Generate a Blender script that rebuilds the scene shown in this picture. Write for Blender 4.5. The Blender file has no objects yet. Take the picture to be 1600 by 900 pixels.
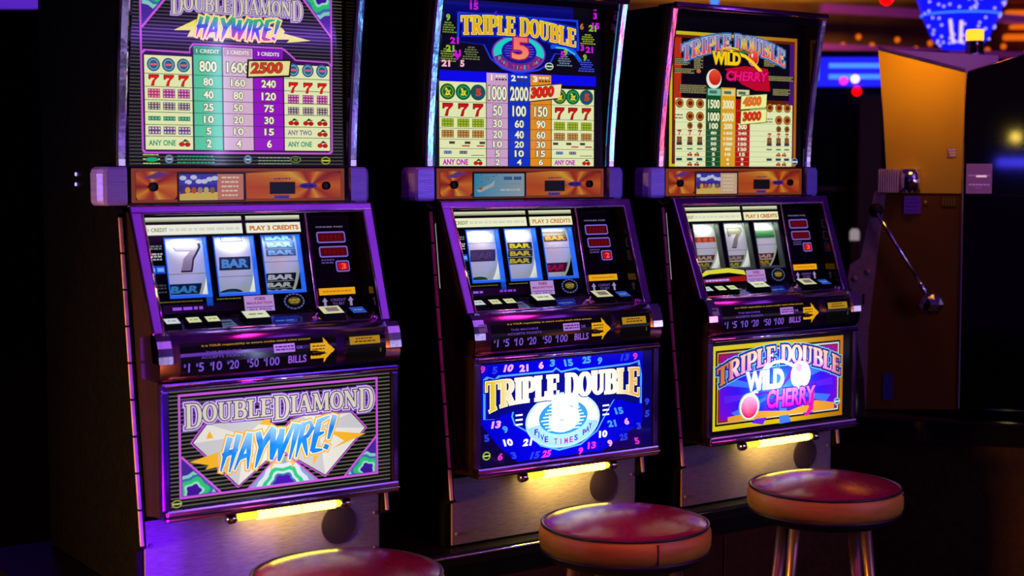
import bpy, bmesh, math, random
from mathutils import Vector, Matrix
random.seed(7)
SC = bpy.context.scene
COL = SC.collection

# ------------------------------------------------------------------ camera
cd = bpy.data.cameras.new('camera'); cam = bpy.data.objects.new('camera', cd); COL.objects.link(cam)
cd.sensor_width = 36.0; cd.lens = 36.0 * 2350 / 1600
cam.location = (0, 0, 1.37); cam.rotation_euler = (math.pi / 2 - math.atan(185 / 2350), 0, 0)
cd.clip_start = .05; cd.clip_end = 60
cd.dof.use_dof = True; cd.dof.focus_distance = 3.55; cd.dof.aperture_fstop = 3.6
SC.camera = cam

# ------------------------------------------------------------------ world, exposure
W = bpy.data.worlds.new('casino_dark'); SC.world = W; W.use_nodes = True
bg = W.node_tree.nodes['Background']; bg.inputs[0].default_value = (.26, .05, .62, 1); bg.inputs[1].default_value = .09
SC.view_settings.view_transform = 'Standard'; SC.view_settings.look = 'None'
SC.view_settings.exposure = 0; SC.view_settings.gamma = 1
SC.cycles.use_denoising = True
SC.cycles.max_bounces = 6; SC.cycles.sample_clamp_indirect = 4

# ------------------------------------------------------------------ hall lights: unseen sources, many added for tint and chrome reflections
def area(name, loc, target, sx, sy, col, power, spread=180):
    l = bpy.data.lights.new(name, 'AREA'); l.shape = 'RECTANGLE'; l.size = sx; l.size_y = sy
    l.color = col; l.energy = power; l.spread = math.radians(spread)
    o = bpy.data.objects.new(name, l); COL.objects.link(o); o.location = loc
    o.rotation_euler = (Vector(target) - Vector(loc)).to_track_quat('-Z', 'Y').to_euler()
    return o
area('violet_overhead_fill', (2.9, 2.0, 3.7), (.2, 3.6, 1.1), 2.2, 1.6, (.50, .14, 1.0), 9)  # added unseen panel that turns frames and chrome violet
area('violet_kick_fill', (.15, 1.75, .28), (-.80, 3.02, .58), .25, .25, (.20, .0, 1.0), 3.0, 36)  # added unseen source, aimed to tint the first kick plate
area('red_stool_fill', (.25, 2.3, 3.1), (.25, 3.1, .64), 1.1, .9, (1.0, .05, .30), 3.0, 48)  # unseen source added above the stools to redden their tops
area('lilac_rail_fill', (4.2, 1.55, 1.52), (-.6, 3.2, 1.5), 4.6, .12, (.60, .46, 1.0), 2.4)  # added strips at the right, mirrored as lilac bands in the rails
area('lilac_rail_fill', (4.2, 1.55, 1.18), (-.6, 3.2, 1.2), 4.6, .16, (.70, .55, 1.0), 3.2)
area('violet_rail_fill', (4.2, 1.55, .82), (-.6, 3.2, .85), 4.6, .12, (.42, .18, 1.0), 2.0)  # added violet strip, also there for the rail reflections
area('lilac_rail_fill', (4.2, 1.55, .42), (-.6, 3.2, .5), 4.6, .10, (.60, .46, 1.0), 1.4)
area('violet_neon_light', (4.05, .5, 2.13), (-.6, 3.2, 1.6), 1.9, .05, (.30, .08, 1.0), 22)
area('blue_neon_light', (4.0, .41, 1.55), (-.6, 3.2, 1.5), .03, 1.3, (.45, .55, 1.0), 11)
area('cyan_streak_fill', (3.9, 2.65, 1.02), (.2, 3.7, 1.2), .30, .22, (.05, .45, 1.0), 1.6)  # added coloured source for streaks in the chrome, not a real sign
area('cyan_streak_fill', (3.8, 1.70, .95), (-.4, 3.3, 1.2), .25, .3, (.10, .50, 1.0), 1.4)
area('red_streak_fill', (3.9, 2.95, 1.15), (.6, 4.1, 1.2), .16, .3, (1.0, .06, .05), .7)  # added red source for the chrome streaks
area('orange_streak_fill', (3.8, 2.25, .80), (.1, 3.7, .9), .16, .40, (1.0, .25, .02), 1.2)  # added orange source for the chrome streaks
area('white_spot_light', (3.4, 1.9, 2.7), (.2, 3.6, 1.1), .10, .10, (.85, .8, 1.0), 1.2)
area('amber_stool_fill', (-2.4, 1.45, .62), (.3, 3.1, .60), .6, .4, (1.0, .42, .03), 22, 60)  # unseen fill added to light the stool bands and miss the kick plates
area('lilac_edge_fill', (-2.9, 1.9, 1.42), (-.5, 3.4, 1.35), .3, .5, (.62, .5, 1.0), 1.6, 60)  # added fill at the left, brightens chamfers and edge molding
area('yellow_lamp_behind', (-.30, -1.2, 1.60), (1.57, 4.77, 1.46), .06, .06, (1.0, .7, .1), .026, 40)
area('blue_sign_behind', (-.22, -1.2, 1.42), (1.57, 4.77, 1.38), .40, .05, (.06, .05, 1.0), .09, 40)
area('amber_bank_light', (1.22, 4.52, 1.96), (1.33, 4.88, 1.66), .22, .06, (1.0, .47, .01), .70, 80)
area('gold_soffit_fill', (2.0, 11.0, 1.6), (2.0, 12.9, 2.75), .8, .4, (1.0, .6, .15), 11, 80)  # added fill below the soffit, pointing up to brighten its underside

# ------------------------------------------------------------------ colour, materials
def lin(c):
    return tuple(((v / 255) / 12.92 if v / 255 <= .04045 else ((v / 255 + .055) / 1.055) ** 2.4) for v in c)
def princ(name, base, rough=.5, metal=0., spec=.5, emis=None, es=0., coat=0., trans=0., ior=1.45):
    m = bpy.data.materials.new(name); m.use_nodes = True
    b = m.node_tree.nodes['Principled BSDF']
    b.inputs['Base Color'].default_value = (*base, 1); b.inputs['Roughness'].default_value = rough
    b.inputs['Metallic'].default_value = metal; b.inputs['Specular IOR Level'].default_value = spec
    b.inputs['Coat Weight'].default_value = coat; b.inputs['Transmission Weight'].default_value = trans
    b.inputs['IOR'].default_value = ior
    if emis: b.inputs['Emission Color'].default_value = (*emis, 1); b.inputs['Emission Strength'].default_value = es
    return m
def noisy(m, scale, c1, c2, bump=0., rough=None, stretch=(1, 1, 1), detail=4):
    """object-space noise between two colours, plus fine relief"""
    nt = m.node_tree; b = nt.nodes['Principled BSDF']
    tc = nt.nodes.new('ShaderNodeTexCoord'); mp = nt.nodes.new('ShaderNodeMapping'); mp.inputs['Scale'].default_value = stretch
    n = nt.nodes.new('ShaderNodeTexNoise'); n.inputs['Scale'].default_value = scale; n.inputs['Detail'].default_value = detail
    nt.links.new(tc.outputs['Object'], mp.inputs[0]); nt.links.new(mp.outputs[0], n.inputs['Vector'])
    r = nt.nodes.new('ShaderNodeValToRGB'); r.color_ramp.elements[0].color = (*c1, 1); r.color_ramp.elements[1].color = (*c2, 1)
    r.color_ramp.elements[0].position = .3; r.color_ramp.elements[1].position = .7
    nt.links.new(n.outputs[0], r.inputs[0]); nt.links.new(r.outputs[0], b.inputs['Base Color'])
    if bump:
        bp = nt.nodes.new('ShaderNodeBump'); bp.inputs['Strength'].default_value = bump; bp.inputs['Distance'].default_value = .002
        nt.links.new(n.outputs[0], bp.inputs['Height']); nt.links.new(bp.outputs[0], b.inputs['Normal'])
    if rough:
        mr = nt.nodes.new('ShaderNodeMapRange'); mr.inputs[3].default_value = rough[0]; mr.inputs[4].default_value = rough[1]
        nt.links.new(n.outputs[0], mr.inputs[0]); nt.links.new(mr.outputs[0], b.inputs['Roughness'])
    return m
M = {}
M['laminate'] = noisy(princ('black_laminate', (.004, .004, .005), .45, 0, .12), 60, (.0015, .0015, .002), (.003, .0026, .0035), .05)
M['black'] = princ('black_plastic', (.004, .004, .005), .35, 0, .25)
M['gloss_black'] = princ('gloss_black', (.003, .003, .004), .06, 0, .6)
M['vinyl'] = noisy(princ('brown_side_vinyl', (.05, .018, .012), .5, 0, .25), 120, (.010, .0035, .004), (.018, .006, .006), .2, stretch=(1, 1, .3))
M['chrome'] = noisy(princ('chrome', (.8, .78, .88), .10, 1), 9, (.72, .66, .86), (.9, .86, .95), .35, (.04, .16), (3, 3, 1))
M['violet_metal'] = noisy(princ('violet_anodised_frame', (.42, .2, .85), .22, 1), 12, (.40, .14, .62), (.54, .24, .78), 0, (.12, .26))
M['brushed'] = noisy(princ('brushed_steel', (.4, .3, .4), .42, .2), 40, (.13, .085, .18), (.22, .15, .27), .2, (.36, .5), (1, 1, 14))
M['molding'] = noisy(princ('pale_edge_molding', (.55, .3, .5), .35, 0, .5), 30, (.42, .22, .42), (.62, .36, .58), 0, (.25, .5))
M['ear'] = noisy(princ('ribbed_lilac_cover', (.35, .25, .9), .3, .25, .5), 500, (.26, .19, .92), (.40, .30, 1.0), .3, stretch=(.02, .02, 1))
M['reelwhite'] = princ('backlit_reel_strip', (.82, .82, .78), .45, 0, .3, (.8, .85, .8), .32)
M['glass_edge'] = princ('clear_acrylic', (.5, .5, .6), .05, 0, .5, trans=.6)
M['button'] = princ('black_button_body', (.002, .002, .003), .4, 0, .08)
M['rubber'] = princ('dark_rubber', (.01, .008, .01), .6, 0, .2)
M['lampglass'] = princ('lit_tube', (1, 1, .8), .3, 0, .3, (1.0, .95, .06), 10.0)
M['lampdim'] = princ('tube_shade_glass', (.5, .45, .15), .25, 0, .5, (.9, .8, .05), 1.2)
M['maroon'] = noisy(princ('maroon_seat_leather', (.24, .005, .03), .20, 0, .9), 90, (.19, .004, .03), (.28, .006, .05), .03)
M['tan'] = noisy(princ('tan_orange_leather', (.55, .2, .035), .42, 0, .4), 14, (.48, .19, .022), (.66, .30, .035), .15, stretch=(1, 1, 5))
M['stoolsteel'] = princ('stool_leg_metal', (.30, .15, .13), .35, .8)
M['stitch'] = princ('dark_piping', (.03, .01, .03), .35, 0, .4)
M['carpet'] = noisy(princ('dark_brown_carpet', (.05, .018, .006), .95, 0, .1), 160, (.03, .010, .004), (.075, .028, .010), .5)
M['plinth'] = noisy(princ('dark_brown_plinth', (.02, .007, .003), .6, 0, .15), 50, (.016, .005, .0025), (.028, .009, .004), .1)
M['void'] = princ('black_lacquer', (.0012, .0012, .0015), .05, 0, .5)
M['spk'] = princ('dark_plum_grille', (.02, .008, .03), .5, 0, .3)
M['darkwall'] = noisy(princ('dark_wall', (.008, .005, .008), .8, 0, .1), 5, (.006, .004, .006), (.012, .007, .01))
M['ceilgold'] = noisy(princ('gold_ceiling_paint', (.35, .18, .04), .5, 0, .3), 3, (.25, .12, .02), (.42, .22, .05))
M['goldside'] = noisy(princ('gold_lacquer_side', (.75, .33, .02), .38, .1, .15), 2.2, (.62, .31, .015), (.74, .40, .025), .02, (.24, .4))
M['goldlow'] = noisy(princ('gold_lower_side_shaded', (.30, .12, .01), .45, .1, .15), 2.5, (.11, .036, .005), (.15, .05, .007))  # gold side darkened here; fall-off of light painted into the colour
M['pinkflange'] = noisy(princ('pink_grey_flange', (.35, .16, .22), .4, .3, .4), 80, (.3, .13, .19), (.4, .19, .25), .2)
M['red_led'] = princ('red_led_window', (.12, 0, .01), .2, 0, .5, (1, .0, .02), .11)
M['red_digit'] = princ('red_led_digit', (.3, 0, .01), .2, 0, .5, (1, .03, .06), .9)
M['red_lamp'] = princ('red_lamp', (.5, 0, 0), .3, 0, .5, (1, .0, .0), 5)
M['amber_lamp'] = princ('amber_lamp', (.5, .2, 0), .3, 0, .5, (1, .16, .005), .8)
M['orange_lamp'] = princ('orange_lamp', (.5, .2, 0), .3, 0, .5, (1, .5, .02), 1.6)
M['blue_led'] = princ('blue_led', (.0, .01, .4), .3, 0, .5, (.006, .008, 1.0), .95)
M['cyan_led'] = princ('cyan_led', (.0, .1, .5), .3, 0, .5, (.05, .22, 1.0), 1.4)
M['white_lamp'] = princ('white_lamp', (.6, .6, .6), .3, 0, .5, (1, .55, .8), 2.2)
M['lilac_spot'] = princ('lilac_bead', (.4, .3, .9), .3, 0, .5, (.42, .35, 1.0), 1.3)
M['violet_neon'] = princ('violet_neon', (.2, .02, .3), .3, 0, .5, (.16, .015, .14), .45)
M['violet_panel'] = princ('violet_light_panel', (.1, .02, .3), .4, 0, .5, (.10, .02, .55), .9)
M['plaque'] = princ('plum_plaque', (.25, .08, .25), .4, 0, .3, (.25, .07, .22), .35)
M['violet_hood'] = princ('violet_hood', (.22, .06, .40), .4, 0, .4, (.10, .02, .20), .6)  # faint emission stands in for violet light on the hood
M['crystal'] = princ('white_crystal', (.6, .5, .9), .2, 0, .5, (.55, .4, 1), 1.6)
M['magenta_lamp'] = princ('magenta_lamp', (.4, 0, .4), .3, 0, .5, (.8, .02, .9), 2.0)
M['red_big'] = M['red_lamp']
M['soffit'] = noisy(princ('brown_soffit', (.12, .04, .015), .5, 0, .3), 4, (.07, .02, .01), (.16, .05, .02))
M['post_brown'] = princ('brown_post', (.06, .02, .015), .5, 0, .3)
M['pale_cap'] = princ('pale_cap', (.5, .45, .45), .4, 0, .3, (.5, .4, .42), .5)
M['smoked'] = princ('clear_tumbler', (.9, .85, 1), .03, 0, .5, trans=1)

def art_material(name, strength=1.0, spot=None, rough=.07, gloss=.15):
    """backlit print: colour from the mesh attribute 'Col'; spot = (x, y, z, radius, gain) paints a hot spot into the emission"""
    m = bpy.data.materials.new(name); m.use_nodes = True; nt = m.node_tree
    b = nt.nodes['Principled BSDF']; b.inputs['Base Color'].default_value = (.004, .004, .005, 1)
    b.inputs['Roughness'].default_value = rough; b.inputs['Specular IOR Level'].default_value = gloss
    at = nt.nodes.new('ShaderNodeAttribute'); at.attribute_name = 'Col'
    nt.links.new(at.outputs['Color'], b.inputs['Emission Color']); b.inputs['Emission Strength'].default_value = strength
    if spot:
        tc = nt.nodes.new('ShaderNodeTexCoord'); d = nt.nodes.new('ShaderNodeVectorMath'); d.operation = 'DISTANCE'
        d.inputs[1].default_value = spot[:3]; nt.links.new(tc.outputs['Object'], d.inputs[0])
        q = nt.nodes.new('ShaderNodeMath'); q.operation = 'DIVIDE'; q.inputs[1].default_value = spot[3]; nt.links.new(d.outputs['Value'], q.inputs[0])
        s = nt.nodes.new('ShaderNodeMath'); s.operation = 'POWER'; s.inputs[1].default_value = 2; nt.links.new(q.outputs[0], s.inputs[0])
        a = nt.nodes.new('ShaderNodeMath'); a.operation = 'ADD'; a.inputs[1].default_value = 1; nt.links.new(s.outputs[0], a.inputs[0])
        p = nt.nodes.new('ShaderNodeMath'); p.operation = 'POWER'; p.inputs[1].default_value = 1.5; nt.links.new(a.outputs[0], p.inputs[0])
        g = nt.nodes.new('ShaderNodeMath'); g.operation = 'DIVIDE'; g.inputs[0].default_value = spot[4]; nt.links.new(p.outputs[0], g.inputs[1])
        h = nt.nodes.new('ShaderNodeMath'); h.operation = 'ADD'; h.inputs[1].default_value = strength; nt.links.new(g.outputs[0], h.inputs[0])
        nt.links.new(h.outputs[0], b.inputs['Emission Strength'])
    return m
def print_material(name, rough=.4, glow=0.):
    """ink print; glow adds emission in the print colour"""
    m = bpy.data.materials.new(name); m.use_nodes = True; nt = m.node_tree; b = nt.nodes['Principled BSDF']
    at = nt.nodes.new('ShaderNodeAttribute'); at.attribute_name = 'Col'; nt.links.new(at.outputs['Color'], b.inputs['Base Color'])
    b.inputs['Roughness'].default_value = rough; nt.links.new(at.outputs['Color'], b.inputs['Emission Color']); b.inputs['Emission Strength'].default_value = glow
    return m
M['art'] = art_material('backlit_print', .95)
M['art_dim'] = art_material('dim_backlit_print', .42)
M['art_b0'] = art_material('backlit_belly_print_first', .95, (0, -.19, .79, .12, .35))  # belly prints: bright centre painted into emission, no lamp behind the glass
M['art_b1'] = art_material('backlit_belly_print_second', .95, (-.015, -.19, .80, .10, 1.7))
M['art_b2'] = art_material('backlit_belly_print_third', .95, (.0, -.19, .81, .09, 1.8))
M['ink'] = print_material('reel_ink', .4, .32)  # emission stands in for light from behind the reel strip
M['foil'] = art_material('foil_sheen_print', .62, None, .3, .2)

# ------------------------------------------------------------------ mesh helpers
def mesh_from(name, verts, faces, cols=None, smooth=False):
    me = bpy.data.meshes.new(name); me.from_pydata([tuple(v) for v in verts], [], faces)
    if cols is not None:
        ca = me.color_attributes.new('Col', 'FLOAT_COLOR', 'POINT')
        flat = []
        for c in cols: flat += [c[0], c[1], c[2], 1.0]
        ca.data.foreach_set('color', flat)
    if smooth:
        me.polygons.foreach_set('use_smooth', [True] * len(me.polygons))
    me.update(); return me
CACHE = {}
def link(name, me, mats, parent=None, loc=(0, 0, 0)):
    o = bpy.data.objects.new(name, me); COL.objects.link(o)
    if mats is not None and len(me.materials) == 0:
        for m in (mats if isinstance(mats, (list, tuple)) else [mats]): me.materials.append(M[m] if isinstance(m, str) else m)
    if parent: o.parent = parent
    o.location = loc
    return o
class BM:
    """collects shapes into one mesh"""
    def __init__(s): s.v = []; s.f = []; s.sm = []
    def add(s, vs, fs, smooth=False):
        k = len(s.v); s.v += [Vector(v) for v in vs]; s.f += [tuple(i + k for i in f) for f in fs]; s.sm += [smooth] * len(fs); return s
    def bm(s, b, smooth=False):
        b.verts.ensure_lookup_table(); b.verts.index_update()
        s.add([v.co.copy() for v in b.verts], [[v.index for v in f.verts] for f in b.faces], smooth); b.free(); return s
    def box(s, x0, x1, y0, y1, z0, z1, bev=0., seg=2):
        b = bmesh.new(); bmesh.ops.create_cube(b, size=1)
        for v in b.verts:
            v.co = Vector(((x0 + x1) / 2 + v.co.x * (x1 - x0), (y0 + y1) / 2 + v.co.y * (y1 - y0), (z0 + z1) / 2 + v.co.z * (z1 - z0)))
        if bev: bmesh.ops.bevel(b, geom=b.edges[:], offset=bev, segments=seg, affect='EDGES', profile=.7)
        return s.bm(b)
    def extr(s, prof, a, b_, axis='x', smooth=False):
        """prof: list of 2-D points; axis x: (y,z), axis y: (x,z), axis z: (x,y)"""
        n = len(prof)
        def P(p, t): return {'x': (t, p[0], p[1]), 'y': (p[0], t, p[1]), 'z': (p[0], p[1], t)}[axis]
        vs = [P(p, a) for p in prof] + [P(p, b_) for p in prof]
        k = len(s.v)
        s.add(vs, [tuple(range(n)), tuple(range(2 * n - 1, n - 1, -1))], False)
        s.add([], [], False)
        for i in range(n):
            j = (i + 1) % n; s.f.append((k + i, k + j, k + n + j, k + n + i)); s.sm.append(smooth)
        return s
    def tube(s, pts, r, n=10, cap=True):
        pts = [Vector(p) for p in pts]; m = len(pts); R = r if isinstance(r, (list, tuple)) else [r] * m
        k = len(s.v); up = Vector((0, 0, 1))
        for i, p in enumerate(pts):
            t = (pts[min(i + 1, m - 1)] - pts[max(i - 1, 0)]).normalized()
            u = t.cross(up)
            if u.length < 1e-3: u = t.cross(Vector((1, 0, 0)))
            u.normalize(); w = u.cross(t).normalized()
            for j in range(n):
                a = 2 * math.pi * j / n; s.v.append(p + (u * math.cos(a) + w * math.sin(a)) * R[i])
        for i in range(m - 1):
            for j in range(n):
                q = (j + 1) % n; s.f.append((k + i * n + j, k + i * n + q, k + (i + 1) * n + q, k + (i + 1) * n + j)); s.sm.append(True)
        if cap:
            s.f.append(tuple(k + j for j in range(n))[::-1]); s.f.append(tuple(k + (m - 1) * n + j for j in range(n))); s.sm += [False, False]
        return s
    def lathe(s, prof, c=(0, 0, 0), n=48, axis='z', smooth=True):
        k = len(s.v); c = Vector(c)
        for r, h in prof:
            for j in range(n):
                a = 2 * math.pi * j / n
                p = {'z': (r * math.cos(a), r * math.sin(a), h), 'y': (r * math.cos(a), h, r * math.sin(a)), 'x': (h, r * math.cos(a), r * math.sin(a))}[axis]
                s.v.append(c + Vector(p))
        for i in range(len(prof) - 1):
            for j in range(n):
                q = (j + 1) % n; s.f.append((k + i * n + j, k + i * n + q, k + (i + 1) * n + q, k + (i + 1) * n + j)); s.sm.append(smooth)
        s.f.append(tuple(k + j for j in range(n))[::-1]); s.f.append(tuple(k + (len(prof) - 1) * n + j for j in range(n))); s.sm += [False, False]
        return s
    def mesh(s, name):
        me = bpy.data.meshes.new(name); me.from_pydata([tuple(v) for v in s.v], [], s.f)
        me.polygons.foreach_set('use_smooth', s.sm)
        b = bmesh.new(); b.from_mesh(me); bmesh.ops.recalc_face_normals(b, faces=b.faces); b.to_mesh(me); b.free()
        me.update(); return me
    def obj(s, name, mat, parent=None, loc=(0, 0, 0), key=None):
        if key is not None:
            if key not in CACHE: CACHE[key] = s.mesh(name)
            return link(name, CACHE[key], mat, parent, loc)
        return link(name, s.mesh(name), mat, parent, loc)
def tag(o, label, cat=None, group=None, kind=None):
    if label: o['label'] = label
    if cat: o['category'] = cat
    if group: o['group'] = group
    if kind: o['kind'] = kind
    return o
def empty(name, loc, rz=0.):
    o = bpy.data.objects.new(name, None); COL.objects.link(o); o.location = loc; o.rotation_euler = (0, 0, rz); o.empty_display_size = .1
    return o

# ------------------------------------------------------------------ flat print: shapes and lettering on a sheet
FONTS = {}
def s_narrow(t): return t in ('1', 'I')
def font_mesh(s, bold):
    k = (s, bold)
    if k not in FONTS:
        cu = bpy.data.curves.new('lettering', 'FONT'); cu.body = s; cu.size = 1; cu.offset = bold; cu.resolution_u = 3
        o = bpy.data.objects.new('lettering', cu); COL.objects.link(o)
        dg = bpy.context.evaluated_depsgraph_get(); me = o.evaluated_get(dg).to_mesh()
        FONTS[k] = ([(v.co.x, v.co.y) for v in me.vertices], [tuple(p.vertices) for p in me.polygons])
        o.evaluated_get(dg).to_mesh_clear(); bpy.data.objects.remove(o); bpy.data.curves.remove(cu)
    return FONTS[k]
def arc(cx, cy, rx, ry, a0, a1, n=9):
    return [(cx + rx * math.cos(math.radians(a0 + (a1 - a0) * i / n)), cy + ry * math.sin(math.radians(a0 + (a1 - a0) * i / n))) for i in range(n + 1)]
ST, TH = .21, .085
def serifs(x, lo=True, hi=True, w=.2):
    o = []
    if lo: o.append(([(x - w, .04), (x + w, .04)], TH))
    if hi: o.append(([(x - w, .96), (x + w, .96)], TH))
    return o
def bowl(x0, x1, y0, y1):
    p = [(x0, y1)] + arc((x0 + x1) / 2, (y0 + y1) / 2, (x1 - x0) / 2, (y1 - y0) / 2, 90, -90, 9) + [(x0, y0)]
    return (p, [TH] * 2 + [TH + (ST - TH) * math.sin(math.pi * i / 9) for i in range(1, 9)] + [TH] * 2)
def stem(x, a=.02, b=.98): return ([(x, a), (x, b)], ST)
SERIF = {
 'T': (.84, [stem(.42), ([(.02, .95), (.82, .95)], TH)] + serifs(.42, True, False) + [([(.05, .98), (.05, .70)], .07), ([(.79, .98), (.79, .70)], .07)]),
 'R': (.86, [stem(.2)] + serifs(.2) + [bowl(.2, .68, .5, .95), ([(.42, .5), (.68, .04)], ST), ([(.6, .04), (.84, .04)], TH)]),
 'I': (.44, [stem(.22)] + serifs(.22)),
 'P': (.76, [stem(.2)] + serifs(.2) + [bowl(.2, .68, .45, .95)]),
 'L': (.72, [stem(.2)] + serifs(.2) + [([(.2, .05), (.68, .05)], TH), ([(.66, .02), (.66, .32)], .07)]),
 'E': (.74, [stem(.2)] + serifs(.2) + [([(.2, .05), (.68, .05)], TH), ([(.67, .02), (.67, .30)], .07), ([(.2, .95), (.66, .95)], TH), ([(.65, .98), (.65, .72)], .07), ([(.2, .51), (.5, .51)], TH), ([(.5, .4), (.5, .62)], .06)]),
 'D': (.84, [stem(.2)] + serifs(.2, w=.16) + [bowl(.2, .74, .05, .95)]),
 'O': (.82, [(arc(.41, .5, .31, .45, 90, 450, 20), [TH + (ST - TH) * abs(math.sin(math.pi * 2 * i / 20)) for i in range(21)])]),
 'U': (.86, [([(.2, .97)] + arc(.43, .28, .23, .23, 180, 360, 8) + [(.66, .97)], [ST] * 2 + [ST - (ST - TH) * math.sin(math.pi * i / 8) for i in range(1, 8)] + [TH + .03] * 2)] + serifs(.2, False, True, .17) + serifs(.66, False, True, .16)),
 'B': (.80, [stem(.2)] + serifs(.2) + [bowl(.2, .64, .52, .95), bowl(.2, .70, .05, .5)]),
 'A': (.86, [([(.08, .02), (.40, .98)], TH), ([(.40, .98), (.70, .02)], ST), ([(.2, .34), (.6, .34)], TH)] + [([(-.02, .04), (.22, .04)], TH), ([(.52, .04), (.86, .04)], TH)]),
 'M': (1.06, [([(.14, .02), (.18, .97)], TH + .02), ([(.2, .97), (.52, .06)], ST * .9), ([(.52, .06), (.84, .97)], TH), ([(.88, .97), (.88, .02)], ST)] + serifs(.14, True, False, .13) + serifs(.88, True, False, .16) + [([(.04, .96), (.24, .96)], TH), ([(.82, .96), (1.02, .96)], TH)]),
 'N': (.90, [([(.16, .02), (.16, .97)], TH + .02), ([(.16, .97), (.72, .04)], ST), ([(.74, .03), (.74, .97)], TH + .02)] + serifs(.16, True, False, .13) + serifs(.74, False, True, .14) + [([(.04, .96), (.22, .96)], TH)]),
 'W': (1.06, [([(.08, .98), (.32, .04)], ST), ([(.32, .04), (.52, .9)], TH), ([(.52, .9), (.72, .04)], ST), ([(.72, .04), (.96, .98)], TH), ([(-.04, .96), (.24, .96)], TH), ([(.84, .96), (1.06, .96)], TH)]),
 ' ': (.35, [])}
def J(x0, y0, x1, y1, w0=.2, w1=.05): return ([(x0, y0), ((x0 + x1) / 2, (y0 + y1) / 2), (x1, y1)], [w0, (w0 + w1) / 2 + .03, w1])
BRUSH = {
 'H': (.74, [J(.22, 1.0, .1, -.02), J(.62, 1.04, .52, -.1), J(.02, .46, .72, .58, .17, .1)]),
 'A': (.78, [J(.42, 1.0, .02, -.06), J(.40, 1.02, .66, -.12), J(.14, .28, .66, .36, .13, .08)]),
 'Y': (.72, [J(.04, 1.0, .36, .45, .2, .16), J(.76, 1.05, .36, .45, .17, .16), J(.36, .5, .26, -.14)]),
 'W': (1.06, [J(.08, 1.0, .26, .04, .2, .12), J(.5, .9, .26, .02, .12, .12), J(.5, .95, .66, -.08, .2, .1), J(1.04, 1.04, .66, -.02, .12, .12)]),
 'I': (.34, [J(.22, 1.0, .14, -.1, .21, .06)]),
 'R': (.78, [J(.2, 1.0, .12, -.08), ([(.14, .95), (.5, .98), (.66, .78), (.5, .55), (.16, .46)], [.1, .14, .17, .14, .1]), J(.34, .48, .68, -.1, .19, .05)]),
 'E': (.70, [J(.2, 1.0, .12, .0, .2, .16), J(.14, .95, .7, 1.04, .14, .06), J(.14, .5, .56, .56, .14, .06), J(.1, .03, .66, .0, .15, .05)]),
 '!': (.34, [J(.26, 1.05, .16, .3, .2, .09), ([(.1, .0), (.16, .14)], .17)])}
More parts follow.
